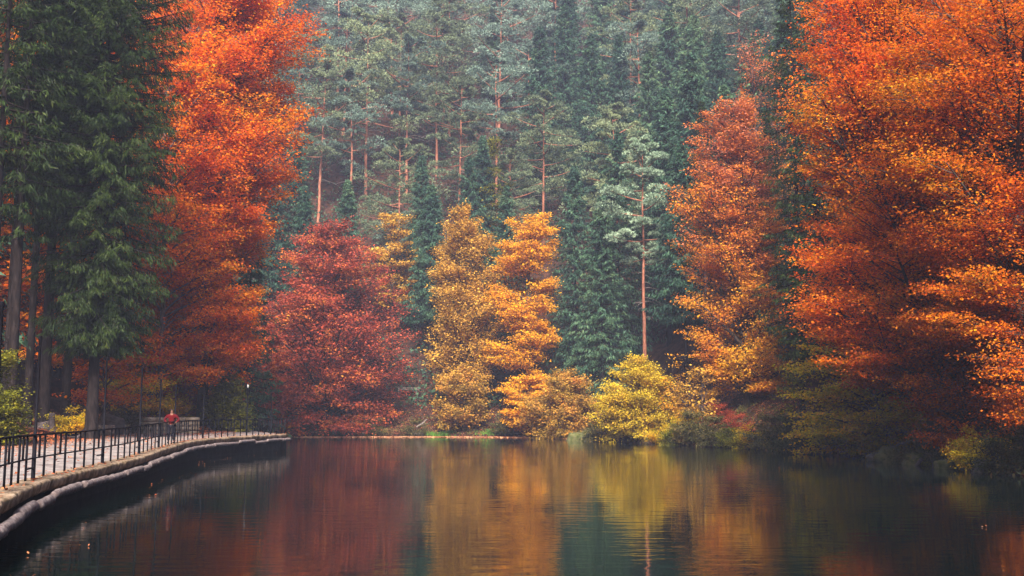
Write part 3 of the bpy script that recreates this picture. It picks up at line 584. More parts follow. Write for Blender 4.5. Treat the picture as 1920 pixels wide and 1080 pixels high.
for i, (px, Y, tr_, lab) in enumerate([(5, 58, .22, 'thin dark spruce trunk hard against the edge of the photo'), (48, 62, .26, 'dark spruce trunk standing behind the thick grey one'), (120, 66, .3, 'dark spruce trunk in deep shade right of the thick grey one'), (100, 80, .25, 'slender far spruce trunk in the gap between darker ones'), (-30, 54, .3, 'dark spruce just beyond the edge of the photo'), (225, 84, .28, 'dark spruce hidden high behind the orange crowns')]):
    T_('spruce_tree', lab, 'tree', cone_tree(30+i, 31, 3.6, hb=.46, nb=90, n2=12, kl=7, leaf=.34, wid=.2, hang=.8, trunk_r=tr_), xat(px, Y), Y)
for px, Y, H, lab, sd in ((462, 100, 23, 'mossy green spruce squeezed between the vermilion beech and the crimson maple', 40), (425, 108, 27, 'dark spruce peeping out right behind the vermilion beech', 41)):
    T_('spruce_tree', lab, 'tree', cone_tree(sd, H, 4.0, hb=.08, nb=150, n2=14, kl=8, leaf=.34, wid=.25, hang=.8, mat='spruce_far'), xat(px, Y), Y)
x = xat(-22, 49); T_('shrub', 'yellow-green bush behind the railing at the lower edge of the spruces', 'bush',
   B(42, 4.2, [(.05, 1.6, .8), (.4, 1.8, .9), (.75, 1.3, .6), (1, .4, .3)], hb=.02, n1=70, n2=9, n3=4, kl=10, leaf=.11, trunk_r=.05, stems=3, rise=.8, vj=.08, hj=.1, mat='lime', limb_r=.7), x, 49)
x = xat(424, 86); T_('shrub', 'bright yellow-green bush at the far end of the path', 'bush',
   B(43, 4.7, [(.04, 1.1, 1.1), (.4, 1.3, 1.4), (.75, 1.0, 1.1), (1, .3, .4)], hb=.02, n1=60, n2=8, n3=4, kl=7, leaf=.17, trunk_r=.08, stems=3, rise=.7, mat='lime'), x, 86)
x = xat(352, 96); T_('shrub', 'small orange bush beside the low sandstone wall', 'bush',
   B(44, 6.0, [(.05, 2.2, 2.2), (.4, 2.6, 2.4), (1, .6, .6)], hb=.02, n1=50, n2=8, n3=4, kl=7, leaf=.16, trunk_r=.07, stems=3, mat='orange_red'), x, 96)
x = xat(250, 78); T_('shrub', 'olive and orange bush on the leafy slope behind the path', 'bush',
   B(45, 5.5, [(.05, 2.2, 2.2), (.4, 2.8, 2.8), (1, .6, .6)], hb=.02, n1=50, n2=8, n3=4, kl=7, leaf=.15, trunk_r=.07, stems=3, mat='olive'), x, 78)
# ---- far shore
x = xat(612, 136.5); T_('maple_tree', 'broad crimson maple drooping over the far shore', 'tree',
   B(51, 26.3, [(.02, 8.8, 6.6), (.08, 9.8, 7.6), (.22, 9.8, 9.2), (.38, 9.2, 9.8), (.55, 7.9, 8.9), (.72, 6.8, 7.2), (.86, 5.4, 5.6), (.95, 4.0, 4.2), (1, 2.6, 2.4)], hb=.05, n1=230, n2=12, n3=5, kl=9, leaf=.25, trunk_r=.45, rise=.55, vj=.24, hj=.45, limb_r=1.5, mat='red', droop=.05, flat=.85, inner=.4), x, 136.5)
x = xat(478, 125); T_('maple_tree', 'dusky red maple half hidden behind the end of the railing', 'tree',
   B(52, 15, [(.05, 4, 4.5), (.3, 4.6, 5.2), (.7, 3.2, 3.4), (1, .6, .6)], hb=.06, n1=70, n2=10, n3=4, kl=7, leaf=.26, trunk_r=.2, mat='red'), x, 125)
x = xat(866, 139); T_('oak_tree', 'tall narrow golden brown oak in the middle of the far shore', 'tree',
   B(53, 28.5, [(.14, 3.0, 3.2), (.22, 4.2, 4.6), (.45, 4.4, 5.2), (.62, 3.8, 4.6), (.78, 3.4, 3.6), (.9, 2.6, 1.8), (1, .5, .3)], hb=.14, n1=150, n2=10, n3=4, kl=11, leaf=.24, trunk_r=.3, rise=.9, vj=.3, hj=.3, limb_r=1.5, mat='golden', flat=1.0, inner=.4), x, 139)
x = xat(866, 135); T_('shrub', 'rounded ochre oak bush on the bank below the golden oak', 'bush',
   B(54, 7.6, [(.08, 2.6, 2.6), (.35, 3.3, 3.1), (.7, 2.8, 2.6), (1, .6, .6)], hb=.03, n1=70, n2=9, n3=4, kl=7, leaf=.23, trunk_r=.1, stems=3, rise=.7, vj=.22, mat='ochre', flat=1.0), x, 135)
x = xat(985, 138); T_('beech_tree', 'bright orange layered beech right of the golden oak', 'tree',
   B(55, 27, [(.12, 3.4, 3.0), (.2, 4.6, 2.6), (.4, 5.6, 3.4), (.6, 4.3, 3.2), (.8, 3.8, 4.0), (.94, 2.6, 3.6), (1, .6, 1.4)], hb=.1, n1=130, n2=12, n3=5, kl=9, leaf=.23, trunk_r=.3, rise=.4, vj=.14, hj=.36, limb_r=1.5, mat='orange', gapf=.12), x, 138)
x = xat(992, 128.5); T_('beech_tree', 'small glowing orange beech at the water by the brown-orange bush', 'tree',
   B(56, 8.3, [(.25, 2.0, 1.8), (.5, 2.8, 2.4), (.8, 2.4, 2.6), (1, .5, .8)], hb=.15, n1=44, n2=10, n3=4, kl=8, leaf=.22, trunk_r=.1, rise=.3, vj=.08, mat='orange'), x, 128.5)
x = xat(1062, 124); T_('shrub', 'wide brown-orange bush hanging over the water left of the yellow one', 'bush',
   B(57, 7.4, [(.0, 3.2, 2.6), (.3, 4.8, 3.2), (.6, 4.2, 3.2), (.85, 2.6, 2.4), (1, .8, .8)], hb=.04, n1=95, n2=9, n3=4, kl=10, leaf=.21, trunk_r=.12, stems=4, rise=.6, vj=.2, mat='ochre', flat=.9, droop=.1), x, 124)
x = xat(1197, 105); T_('shrub', 'bright yellow bushy tree at the water below the lone pine', 'bush',
   B(58, 7.9, [(.02, 2.8, 2.6), (.25, 3.9, 3.4), (.5, 3.4, 3.9), (.75, 2.4, 2.4), (.92, 1.2, 1.0), (1, .4, .3)], hb=.05, n1=130, n2=9, n3=4, kl=11, leaf=.16, trunk_r=.1, stems=4, rise=.7, vj=.14, mat='yellow', flat=.9), x, 105)
x = xat(735, 152); T_('birch_tree', 'small gold and orange tree between the crimson maple and the golden oak', 'tree',
   B(59, 22, [(.3, 3, 3), (.6, 3.6, 3.2), (.85, 3.0, 3.0), (1, .5, .5)], hb=.25, n1=50, n2=9, n3=4, kl=7, leaf=.28, trunk_r=.18, mat='golden', gapf=.2), x, 152)
x = xat(925, 158); T_('birch_tree', 'yellow-green tree tip showing between the golden oak and orange beech', 'tree',
   B(60, 25, [(.3, 2.5, 2.5), (.7, 2.6, 2.6), (1, .4, .4)], hb=.3, n1=40, n2=9, n3=4, kl=7, leaf=.28, trunk_r=.18, mat='lime', gapf=.2), x, 158)
# ---- right bank
x = xat(1402, 98); T_('beech_tree', 'tall pink and orange beech with ascending boughs, left of the dark spruce strip', 'tree',
   B(61, 29, [(.05, 3.0, 3.0), (.15, 3.8, 3.0), (.3, 4.6, 2.6), (.5, 5.8, 2.4), (.66, 6.2, 2.4), (.8, 5.0, 2), (.93, 3.6, 1.0), (1, 2.2, .5)], hb=.06, n1=170, n2=13, n3=5, kl=10, leaf=.18, trunk_r=.35, rise=.75, vj=.10, hj=.3, limb_r=1.5, mat='pink_orange'), x, 98)
x = xat(1445, 112); T_('beech_tree', 'thin rose pink beech rising behind the pink and orange one', 'tree',
   B(62, 33, [(.4, 3, 3), (.7, 3.6, 3.2), (.9, 2.6, 2.2), (1, 1, .6)], hb=.3, n1=80, n2=10, n3=3, kl=5, leaf=.2, trunk_r=.25, rise=1.0, mat='pink_orange', gapf=.35), x, 112)
x = xat(1752, 57); T_('beech_tree', 'giant orange beech with long sweeping boughs on the right bank', 'tree',
   B(63, 28, [(.17, 4.6, 5), (.24, 5.8, 6), (.45, 6.3, 7), (.53, 5.5, 7), (.68, 5.9, 7), (.84, 6.2, 6), (1, 4.5, 4)], hb=.11, n1=260, n2=15, n3=6, kl=16, leaf=.13, limb_r=1.35, trunk_r=.42, rise=.8, vj=.10, hj=.22, mat='orange_red'), x, 57)
x = xat(1935, 46.5); T_('beech_tree', 'nearer burnt orange beech with a dark trunk crossing the photo edge', 'tree',
   B(64, 23.5, [(.24, 4.0, 5), (.4, 4.6, 6), (.65, 5.0, 7), (.9, 5.0, 6), (1, 3, 3)], hb=.22, n1=170, n2=14, n3=6, kl=15, leaf=.115, trunk_r=.38, rise=.55, vj=.10, hj=.2, mat='orange_brown', gapf=.1), x, 46.5)
x = xat(1642, 68.8); T_('beech_tree', 'low yellow-green and orange beech under the giant beech by the shore', 'tree',
   B(65, 9.5, [(.02, 4.4, 3.4), (.3, 5.2, 4.0), (.6, 4.8, 4.0), (1, 2.2, 1.8)], hb=.05, n1=80, n2=10, n3=4, kl=13, leaf=.17, trunk_r=.14, rise=.25, vj=.09, hj=.24, mat='olive'), x, 68.8)
x = xat(1812, 53.5); T_('beech_tree', 'small orange beech leaning over the water right of the giant beech trunk', 'tree',
   B(67, 8.5, [(.1, 2.2, 2), (.4, 3.4, 3), (.7, 3.2, 3), (1, 1, 1)], hb=.1, n1=60, n2=10, n3=4, kl=10, leaf=.115, trunk_r=.12, rise=.3, vj=.10, hj=.2, mat='orange_brown', gapf=.15), x, 53.5)
x = xat(2000, 43.5); T_('beech_tree', 'low red-orange beech over the dark rocks at the right shore', 'tree',
   B(66, 8.0, [(.25, 2.0, 2), (.5, 3.0, 3), (.8, 3.2, 3), (1, 1, 1)], hb=.2, n1=60, n2=10, n3=4, kl=10, leaf=.10, trunk_r=.12, rise=.2, vj=.08, hj=.18, mat='orange_brown', gapf=.2), x, 43.5)
for i, (px, Y, H, lab, mt) in enumerate([(1690, 80, 30, 'orange red beech behind the giant beech on the slope', 'orange_red'), (1840, 70, 33, 'brownish orange beech filling the slope behind the right bank trunks', 'orange_brown'), (1990, 58, 30, 'rust coloured beech beyond the edge of the right bank', 'orange_brown')]):
    T_('beech_tree', lab, 'tree', B(70+i, H, [(.1, 4.5, 5), (.5, 6, 6.5), (.8, 5.5, 6), (1, 1.5, 1.5)], hb=.1, n1=90, n2=11, n3=4, kl=8, leaf=.23, trunk_r=.35, rise=.5, mat=mt), xat(px, Y), Y)
for i, (px, Y, H, Rb, lab) in enumerate([(1508, 90, 40, 3.4, 'dark spruce strip between the pink beech and the giant orange beech'), (1545, 84, 36, 3.2, 'dark spruce directly behind the outer boughs of the giant beech'), (1455, 104, 27, 3.2, 'dark spruce behind the pink and orange beech near the shore'), (1690, 78, 36, 3.8, 'dark spruce in the shade behind the giant beech trunk'), (1790, 66, 34, 3.8, 'dark spruce between the giant beech and the burnt orange one'), (1900, 60, 34, 3.8, 'dark spruce behind the burnt orange beech'), (1330, 118, 31, 3.6, 'grey trunked spruce with bare lower stem left of the pink beech')]):
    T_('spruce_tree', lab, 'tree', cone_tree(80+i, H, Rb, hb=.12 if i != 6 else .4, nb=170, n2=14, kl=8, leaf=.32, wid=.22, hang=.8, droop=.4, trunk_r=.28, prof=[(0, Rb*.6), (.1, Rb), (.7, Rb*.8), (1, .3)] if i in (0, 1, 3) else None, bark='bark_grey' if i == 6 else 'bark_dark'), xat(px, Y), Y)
# ---- pines and spruces of the slope that stand out
px = 1206; Y = 128; T_('pine_tree', 'lone blue-green pine with a long bare red trunk above the yellow bush', 'tree',
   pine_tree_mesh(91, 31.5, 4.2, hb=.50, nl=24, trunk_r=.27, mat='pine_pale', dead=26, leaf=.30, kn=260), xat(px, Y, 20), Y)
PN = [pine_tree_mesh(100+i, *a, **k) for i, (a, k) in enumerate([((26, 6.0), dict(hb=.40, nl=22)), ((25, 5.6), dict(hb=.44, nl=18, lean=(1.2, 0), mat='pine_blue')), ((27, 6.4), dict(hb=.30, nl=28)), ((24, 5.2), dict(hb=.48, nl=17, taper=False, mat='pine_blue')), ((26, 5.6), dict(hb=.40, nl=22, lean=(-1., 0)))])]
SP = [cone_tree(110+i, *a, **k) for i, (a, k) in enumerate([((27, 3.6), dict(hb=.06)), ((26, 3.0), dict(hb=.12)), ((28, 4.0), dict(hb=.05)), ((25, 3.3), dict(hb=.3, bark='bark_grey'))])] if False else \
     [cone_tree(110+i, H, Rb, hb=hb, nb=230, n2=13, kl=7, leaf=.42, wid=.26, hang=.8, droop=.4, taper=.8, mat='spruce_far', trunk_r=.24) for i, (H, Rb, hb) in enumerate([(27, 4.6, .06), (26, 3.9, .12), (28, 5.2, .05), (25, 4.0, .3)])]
PH = [26, 25, 27, 24, 26]; SH = [27, 26, 28, 25]
proto = {}
placed = []; feat = []
def put(kind, v, px, ytop, H, label, s=1.0, Y=None, group=None, rz=None):
    if Y is None: X, Y, z = ground_hit(px, H, ytop)
    else:
        z = 8.
        for _ in range(4): X = xat(px, Y, z+H*.6); z = t1(X, Y)
    h0 = (PH if kind == 'p' else SH)[v]; sz = H/h0; rz = R_(int(px*7+abs(ytop if ytop else 0))).uniform(0, 6.28) if rz is None else rz
    nm = 'pine_tree' if kind == 'p' else 'spruce_tree'; key = (kind, v)
    placed.append((X, Y))
    if ytop is not None and kind == 'p': feat.append((px, ytop, Y))
    if key not in proto:
        o = T_(nm, label, 'tree', (PN if kind == 'p' else SP)[v], X, Y, z, rz, group); o.scale = (sz*s, sz*s, sz); proto[key] = o; return o
    return copy_tree(proto[key], X, Y, z, rz, (sz*s, sz), label, 'tree', group)
put('p', 4, 603, 110, 28, 'pine with a bare salmon trunk above the left of the crimson maple')
put('p', 0, 692, 25, 33, 'tallest pine with a long straight orange trunk above the crimson maple')
put('p', 1, 663, 130, 27, 'slim pine with a reddish trunk just left of the tallest one')
put('p', 3, 765, 80, 27, 'pine with a red trunk and bent dead boughs left of the yellow-green pine', rz=0)
put('p', 2, 822, 25, 30, 'large yellow-green pine with a bushy crown high on the slope')
put('p', 4, 862, 150, 27, 'narrow pine with a bare brown trunk right above the golden oak')
put('p', 3, 932, 108, 28, 'leaning pine with a long bare purple trunk over the dark gap', rz=2.4)
put('p', 2, 752, 262, 24, 'broad pale green pine behind the gap between maple and oak', s=1.1)
put('p', 0, 1018, 180, 25, 'light green pine with a curved salmon trunk above the orange beech', s=1.1)
put('p', 2, 955, 285, 22, 'grey-green pine with drooping tiers left of the curved trunk pine')
put('p', 1, 735, 395, 17, 'small pine with twisted pale dead boughs right of the crimson maple')
put('s', 2, 1012, 48, 30, 'broad dark spruce high above the orange beech', s=1.25)
put('s', 0, 1108, 60, 30, 'tall dark blue spruce in the centre of the upper slope', s=1.1)
put('s', 1, 1160, 62, 29, 'second dark blue spruce close beside the tall central one')
put('s', 2, 1215, 95, 30, 'pale yellowish spruce behind the lone pine', s=1.1)
put('s', 0, 1345, 52, 30, 'dark pointed spruce above the pink beech')
put('s', 1, 1305, 95, 27, 'narrow dark spruce just left of the pointed one')
put('s', 2, 1078, None, 31, 'full dark green spruce standing between the orange beech and yellow bush', Y=140)
put('s', 0, 1128, None, 27, 'dense blue-green spruce behind the brown-orange bush', Y=134)
put('s', 2, 1160, None, 33, 'shaded spruce left of the lone pine trunk', Y=139)
put('s', 1, 1250, None, 34, 'tall green spruce right of the lone pine', Y=137)
put('s', 3, 1282, None, 29, 'spruce with a bare grey stem near the yellow bush', Y=120)
put('s', 0, 1300, None, 36, 'high green spruce left behind the pink and orange beech', Y=134)
put('s', 3, 1362, None, 30, 'thin stemmed spruce rising behind the pink and orange beech', Y=122)
put('s', 2, 556, 250, 26, 'bushy green spruce above the left shoulder of the crimson maple', s=1.15)
put('s', 0, 515, 290, 26, 'green spruce between the vermilion beech and the crimson maple top')
put('s', 3, 808, None, 27, 'spruce with a bare grey stem left of the golden oak', Y=149)
put('s', 0, 790, None, 26, 'dark spruce deep behind the gap right of the crimson maple', Y=156)
put('s', 1, 905, 250, 27, 'dark spruce in the blue gap under the leaning pine')
put('s', 2, 880, 290, 27, 'wide dark spruce right behind the golden oak')
put('s', 0, 950, None, 24, 'dark spruce between golden oak and orange beech', Y=150)
put('s', 1, 650, None, 27, 'dark spruce directly behind the crimson maple', Y=150)
put('s', 0, 570, None, 26, 'shaded spruce behind the left half of the crimson maple', Y=149)

# ---- the rest of the hillside forest
marks = [(430, 'by the vermilion beech'), (560, 'over the crimson maple edge'), (680, 'over the crimson maple'), (800, 'over the gold birch'), (910, 'over the golden oak'),
         (1030, 'over the orange beech'), (1130, 'over the brown bush'), (1260, 'over the lone pine'), (1380, 'beside the pink beech'), (1500, 'past the pink beech'), (1700, 'by the giant beech')]
r = R_(77); auto = []
Y = 151.0
while Y < 226:
    stepx = 9.6+.012*(Y-150); X = xat(400, Y, 40)+r.uniform(0, stepx)
    while X < xat(1590, Y, 40):
        x = X+r.uniform(-2.2, 2.2); y = Y+r.uniform(-2.6, 2.6); X += stepx
        if min(math.hypot(x-a, y-b) for a, b in placed) < 4.8: continue
        z = t1(x, y)
        kind = 's' if r.rand() < (.55 if x > 8 else .25)-(Y-185)*.003 else 'p'; v = r.randint(0, 5 if kind == 'p' else 4); H = r.uniform(22, 32)
        tx, ty = proj((x, y, z+H))
        if ty < -230 or tx < 400 or tx > 1600 or (ty > 420): continue
        if any(y < b+4 and abs(tx-pa) < 58 and pb_-25 < ty < pb_+330 for (pa, pb_, b) in feat): continue
        if y > 186: kind, v = (kind, v) if kind == 's' else ('p', int(r.choice([1, 3, 1, 3, 0])))  # back rows favour blue-needled pines, putting extra haze into the needle colour
        auto.append((kind, v, x, y, z, H, tx, ty, r.uniform(.95, 1.25), r.uniform(0, 6.28)))
    Y += 8.4
cells = {}
for a in auto:
    band = 'in the topmost row' if a[7] < 0 else 'in the top rows' if a[7] < 75 else 'in the upper rows' if a[7] < 160 else 'in the middle rows' if a[7] < 250 else 'in the lower rows'
    mk = min(marks, key=lambda m: abs(m[0]-a[6]))[1]; cells.setdefault((a[0], band, mk), []).append(a)
for (kd, band, mk), L in cells.items():
    L.sort(key=lambda a: a[6])
    for i, (kind, v, x, y, z, H, tx, ty, s, rz) in enumerate(L):
        w_ = 'hazy pine' if kd == 'p' else 'hazy spruce'
        lab = f'{w_} {band} {mk}' if len(L) == 1 else f'{w_}, {ORD[i]} from the left {band} {mk}'
        sz = H/(PH if kind == 'p' else SH)[v]
        copy_tree(proto[(kind, v)], x, y, z, rz, (sz*s, sz), lab, 'tree', 'pines and spruces on the hillside')
print('auto trees', len(auto))

# ---- spruces added to block light and darken the banks, at and beyond the edges of the photo
for i, (px, Y, kd, lab) in enumerate([(-120, 62, 's', 'spruce added to shade the bank, just outside the lower edge beside the lime bush'), 
        (90, 92, 's', 'dark spruce seen between the bare trunks behind the rust orange beech'), (10, 84, 's', 'dark spruce behind the trunks at the outer edge'), (-60, 76, 's', 'spruce added to block light behind the trunks outside the edge'), (200, 98, 's', 'dark spruce behind the dull red beech'), (280, 104, 's', 'dark spruce behind the slimmer orange beech'), (330, 112, 's', 'dark spruce behind the trunk of the vermilion beech'), (395, 122, 's', 'dark spruce behind the far lime bush'),
        (1600, 98, 's', 'dark spruce high behind the yellow-green shore beech'), (1740, 84, 's', 'dark spruce high behind the giant beech crown'), (1860, 80, 's', 'dark spruce far behind the burnt orange beech'), (1420, 124, 's', 'dark spruce behind the thin rose beech'), (1480, 118, 's', 'dark spruce beside the thin rose beech'), (1960, 72, 's', 'spruce added to block light beyond the photo edge on the right bank slope')]):
    put('s', i % 3, px, None, 32, lab, Y=Y, s=1.15, rz=i*1.3)

# ------------------------------------------------------------------ shrubs and saplings as single plants
SH0 = [B(120+i, 2.0, [(.0, 1.0, 1.1), (.35, 1.3, 1.2), (.7, .9, 1.0), (1, .3, .3)], hb=.02, n1=34, n2=7, n3=4, kl=7, leaf=.11, trunk_r=.03, stems=4, rise=.8, vj=.07, hj=.1, mat=mt, limb_r=.6) for i, mt in enumerate(['under', 'lime', 'under_dark', 'olive', 'red'])]
sproto = {}
def shrub(v, px, Y, s, label, hz_=1.0, dx=0, group=None):
    X = xat(px, Y)+dx; z = t1(X, Y); n = len(sproto)
    if v not in sproto:
        o = thing('shrub', label, 'bush', (X, Y, z), px*.1, group); o.scale = (s, s, s*hz_); obj('stems', SH0[v][0], o); obj('crown', SH0[v][1], o); sproto[v] = o; return o
    c = sproto[v].copy(); C.objects.link(c); c.location = (X, Y, z); c.rotation_euler = (0, 0, px*.1); c.scale = (s, s, s*hz_); c['label'] = label
    if group: c['group'] = group
    for ch in sproto[v].children:
        d = ch.copy(); C.objects.link(d); d.parent = c
    return c
for a in [(0, 1128, 110.5, 1.3, 'olive bush between the mossy rock and the yellow bush'), (1, 1268, 95.5, .9, 'lime green low bush at the waterline right of the yellow bush'), (0, 1300, 93.5, 1.2, 'dull green bush at the waterline under the bare grey stems'),
          (3, 1240, 98.5, .8, 'tiny olive orange bush tucked under the yellow bush'), (1, 1372, 86.5, .8, 'lime bush on the bank below the pink beech'), (0, 1340, 89.5, 1.1, 'brown green bush just left of the lime one below the pink beech'),
          (3, 1410, 84, .9, 'orange tinged bush beside the grey stump'), (0, 1448, 81.5, 1.2, 'wide brown green bush in front of the grey stump'), (2, 1500, 78.5, 1.3, 'dark green bush at the water where the giant beech boughs begin'), (2, 1530, 77, 1.1, 'dark evergreen bush under the yellow-green shore beech'),
          (4, 1345, 97, 1.1, 'pinkish red bush on the slope under the pink beech'), (4, 1385, 92, .8, 'small red bush among the fallen leaves under the pink beech'), (3, 1285, 99, 1.0, 'straw orange bush at the foot of the bare grey stems'), (2, 1660, 61.5, .9, 'dark bush beside the mossy rock under the giant beech'),
          (0, 1722, 57.2, .9, 'olive bush at the foot of the giant beech trunk'), (1, 1745, 56, .6, 'small yellow-green bush on the mossy bank'), (2, 1790, 53.5, .7, 'dark bush along the shore right of the giant beech trunk'), (3, 1835, 50.5, .9, 'orange olive bush low on the right shore'), (2, 1880, 48, .8, 'dark overhanging bush near the right edge of the water'),
          (2, 1925, 46.5, .7, 'dark bush cut by the right edge of the photo'), (0, 1775, 55.5, .8, 'brown tangle of twigs behind the mossy bank'), (0, 700, 133.5, 1.3, 'grey green bush on the far shore under the crimson maple'), (0, 780, 133.8, 1.1, 'small brown bush at the far shore by the bare slope'), (2, 620, 133.5, 1.5, 'dark bush in the shade under the crimson maple'), (2, 555, 134, 1.5, 'dark bush by the water beyond the end of the railing'),
          (0, 950, 132.8, 1.2, 'dull bush on the far bank under the glowing orange beech'), (0, 1035, 124.5, 1.1, 'dark undergrowth bush beneath the brown-orange bush'), (3, 320, 84, 1.0, 'orange bush behind the low wall beside the crooked trunk'), (4, 340, 88, 1.3, 'red bush seen just above the person'), (0, 232, 74, 1.0, 'dry brown bush on the slope behind the path'), (3, 130, 62, .8, 'small orange bush among the roots behind the path')]:
    shrub(*a)
def sapling(seed, px, Y, H, label, mt):
    x = xat(px, Y); return T_('sapling', label, 'sapling', B(seed, H, [(.3, .9, .9), (.6, 1.2, 1.2), (1, .3, .3)], hb=.25, n1=26, n2=6, n3=3, kl=3, leaf=.20, trunk_r=.05, mat=mt, gapf=.3, rise=.6, bark='bark_grey'), x, Y)
sapling(140, 1318, 96, 6.5, 'thin sapling with sparse yellow leaves on the bank left of the pink beech', 'golden')
sapling(141, 1290, 100, 6.0, 'slender sapling with a few golden leaves in front of the bare grey stems', 'golden')
sapling(142, 1500, 82, 6.0, 'sparse pale leaved sapling against the dark gap beside the giant beech', 'lime')
sapling(143, 1262, 104, 7.5, 'short orange leaved sapling right behind the yellow bush', 'orange')

# ------------------------------------------------------------------ ground cover (nobody could count it)
def scatter(name, X, Y, mat, size, clump, lift, seed, kn, flat=False, label=None, z=None, asp=.6, grass=False):
    r = R_(seed); n = len(X); Z = (tz(X, Y) if z is None else np.full(n, z))
    c = np.repeat(np.stack([X, Y, Z], 1), kn, 0); N = len(c)
    off = r.normal(0, 1, (N, 3)); off[:, 2] = np.abs(off[:, 2]); off *= np.array([clump, clump, lift]); c += off
    if flat:
        c[:, 2] = (tz(c[:, 0], c[:, 1]) if z is None else z)+r.uniform(.015, .05, N)
        u = norm(np.stack([r.normal(0, 1, N), r.normal(0, 1, N), r.normal(0, .25, N)], 1)); v = norm(np.cross(np.stack([r.normal(0, .3, N), r.normal(0, .3, N), np.ones(N)], 1), u))
    elif grass:
        u = norm(np.stack([r.normal(0, .35, N), r.normal(0, .35, N), np.ones(N)], 1)); v = norm(np.cross(u, r.normal(0, 1, (N, 3))))
    else:
        u = norm(r.normal(0, 1, (N, 3))+[0, 0, .3]); v = norm(np.cross(u, r.normal(0, 1, (N, 3))))
    L = size*r.uniform(.6, 1.4, N)
    o = obj(name, mesh_np(name, *quads(c, u, v, L, L*asp), [G[mat]])); tag(o, label, kind='stuff'); return o
def region(n, x0, x1, y0, y1, dlo, dhi, seed, path_gap=.0):
    r = R_(seed); X = r.uniform(x0, x1, n*6); Y = r.uniform(y0, y1, n*6); P = np.stack([X, Y], 1)
    d, i = dist_poly(P, LAKE); e, j = dist_poly(P, PATH); ok = (~i) & (d > dlo) & (d < dhi) & (~j) & (e > path_gap)
    return X[ok][:n], Y[ok][:n]
X, Y = region(900, 6, 30, 38, 125, 0, 7, 1); scatter('undergrowth', X, Y, 'under', .15, .40, .28, 2, 34, label='tangled low green and brown plants along the right bank')
X, Y = region(170, 14, 30, 38, 82, 0, 4, 3); scatter('undergrowth', X, Y, 'under_dark', .12, .35, .35, 4, 40, label='dark green low plants overhanging the right shore')
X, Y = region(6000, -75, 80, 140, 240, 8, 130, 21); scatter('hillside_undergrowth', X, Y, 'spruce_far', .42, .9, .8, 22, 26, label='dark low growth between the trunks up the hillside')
X, Y = region(380, -34, 12, 118, 145, 0, 7, 5); scatter('undergrowth', X, Y, 'under', .2, .5, .22, 6, 22, label='sparse low plants on the far bank')
X, Y = region(9000, 6, 34, 38, 128, 0.2, 16, 7); scatter('fallen_leaves', X, Y, 'litter', .14, .3, 0, 8, 7, flat=True, label='red brown fallen leaves covering the right slope')
X, Y = region(7000, -36, 14, 112, 150, 0.2, 14, 9); scatter('fallen_leaves', X, Y, 'litter', .19, .35, 0, 10, 6, flat=True, label='fallen leaves on the far slope')
X, Y = region(7000, -36, -18, 40, 108, 0.2, 12, 11); scatter('fallen_leaves', X, Y, 'litter', .13, .3, 0, 12, 6, flat=True, label='fallen leaves on the slope behind the path')
# leaves on the path, thicker along its back edge
r = R_(13); q = r.randint(0, nK, 11000); f = 1-np.abs(r.normal(0, .17, 11000)); f = np.where(r.rand(11000) < .22, r.uniform(0, 1, 11000), f); f = np.clip(f, 0, 1)
pp = kin[q]+(inn[q]-kin[q])*f[:, None]; keep = pp[:, 1] > 16; pp = pp[keep]; zz = (KZ[q]+.155*f)[keep]
rr_ = R_(14); N = len(pp); c = np.column_stack([pp+rr_.normal(0, .15, (N, 2)), zz+.02]); u = norm(np.column_stack([rr_.normal(0, 1, (N, 2)), rr_.normal(0, .2, N)])); v = norm(np.cross(np.column_stack([rr_.normal(0, .3, (N, 2)), np.ones(N)]), u))
tag(obj('fallen_leaves', mesh_np('fallen_leaves', *quads(c, u, v, rr_.uniform(.08, .15, N), rr_.uniform(.05, .09, N)), [G['litter']])), 'fallen leaves strewn over the path and its back edge', kind='stuff')
# small leaf drifts on the coping and floating leaves
q = r.randint(0, nf, 700); c = np.column_stack([offset(fineK, -.3)[q]+r.normal(0, .12, (700, 2)), fz[q]+.025]); u = norm(np.column_stack([r.normal(0, 1, (700, 2)), r.normal(0, .2, 700)])); v = norm(np.cross(np.column_stack([r.normal(0, .3, (700, 2)), np.ones(700)]), u))
tag(obj('fallen_leaves', mesh_np('fallen_leaves', *quads(c, u, v, r.uniform(.07, .12, 700), r.uniform(.05, .08, 700)), [G['litter']])), 'small dry leaves lying along the stone kerb', kind='stuff')
X = r.uniform(-27, 8, 5200); Y = np.interp(X, [-27, -10, 0, 4, 8], [132.2, 132.6, 130.5, 126.6, 119.])-np.abs(r.normal(0, .75, 5200))-.2
scatter('floating_leaves', X, Y, 'floating', .17, .3, 0, 15, 3, flat=True, z=.004, label='pale pink line of floating leaves along the far shore')
X = np.concatenate([offset(KERB, .9)[40:, 0]+r.normal(0, .35, nK-40), r.uniform(-12, 18, 90)]); Y = np.concatenate([offset(KERB, .9)[40:, 1], r.uniform(24, 115, 90)]); kq = r.rand(len(X)) < .22; X = X[kq]; Y = Y[kq]
scatter('floating_leaves', X, Y, 'litter', .055, .12, 0, 16, 2, flat=True, z=.004, label='single leaves drifting on the dark water')
# grass patches
for k, (px, Yg, wd, n) in enumerate([(812, 133.4, 1.9, 420), (945, 133.2, 2.6, 300)]):
    X = xat(px, Yg)+r.normal(0, wd*.6, n); Y = Yg+r.uniform(-.3, 1.6, n)
    scatter('grass', X, Y, 'grass', .45, .12, 0, 17+k, 7, grass=True, asp=.16, label=['bright green grass tuft on the far shore below the bare slope', 'second green grass strip on the far shore under the orange beech'][k])

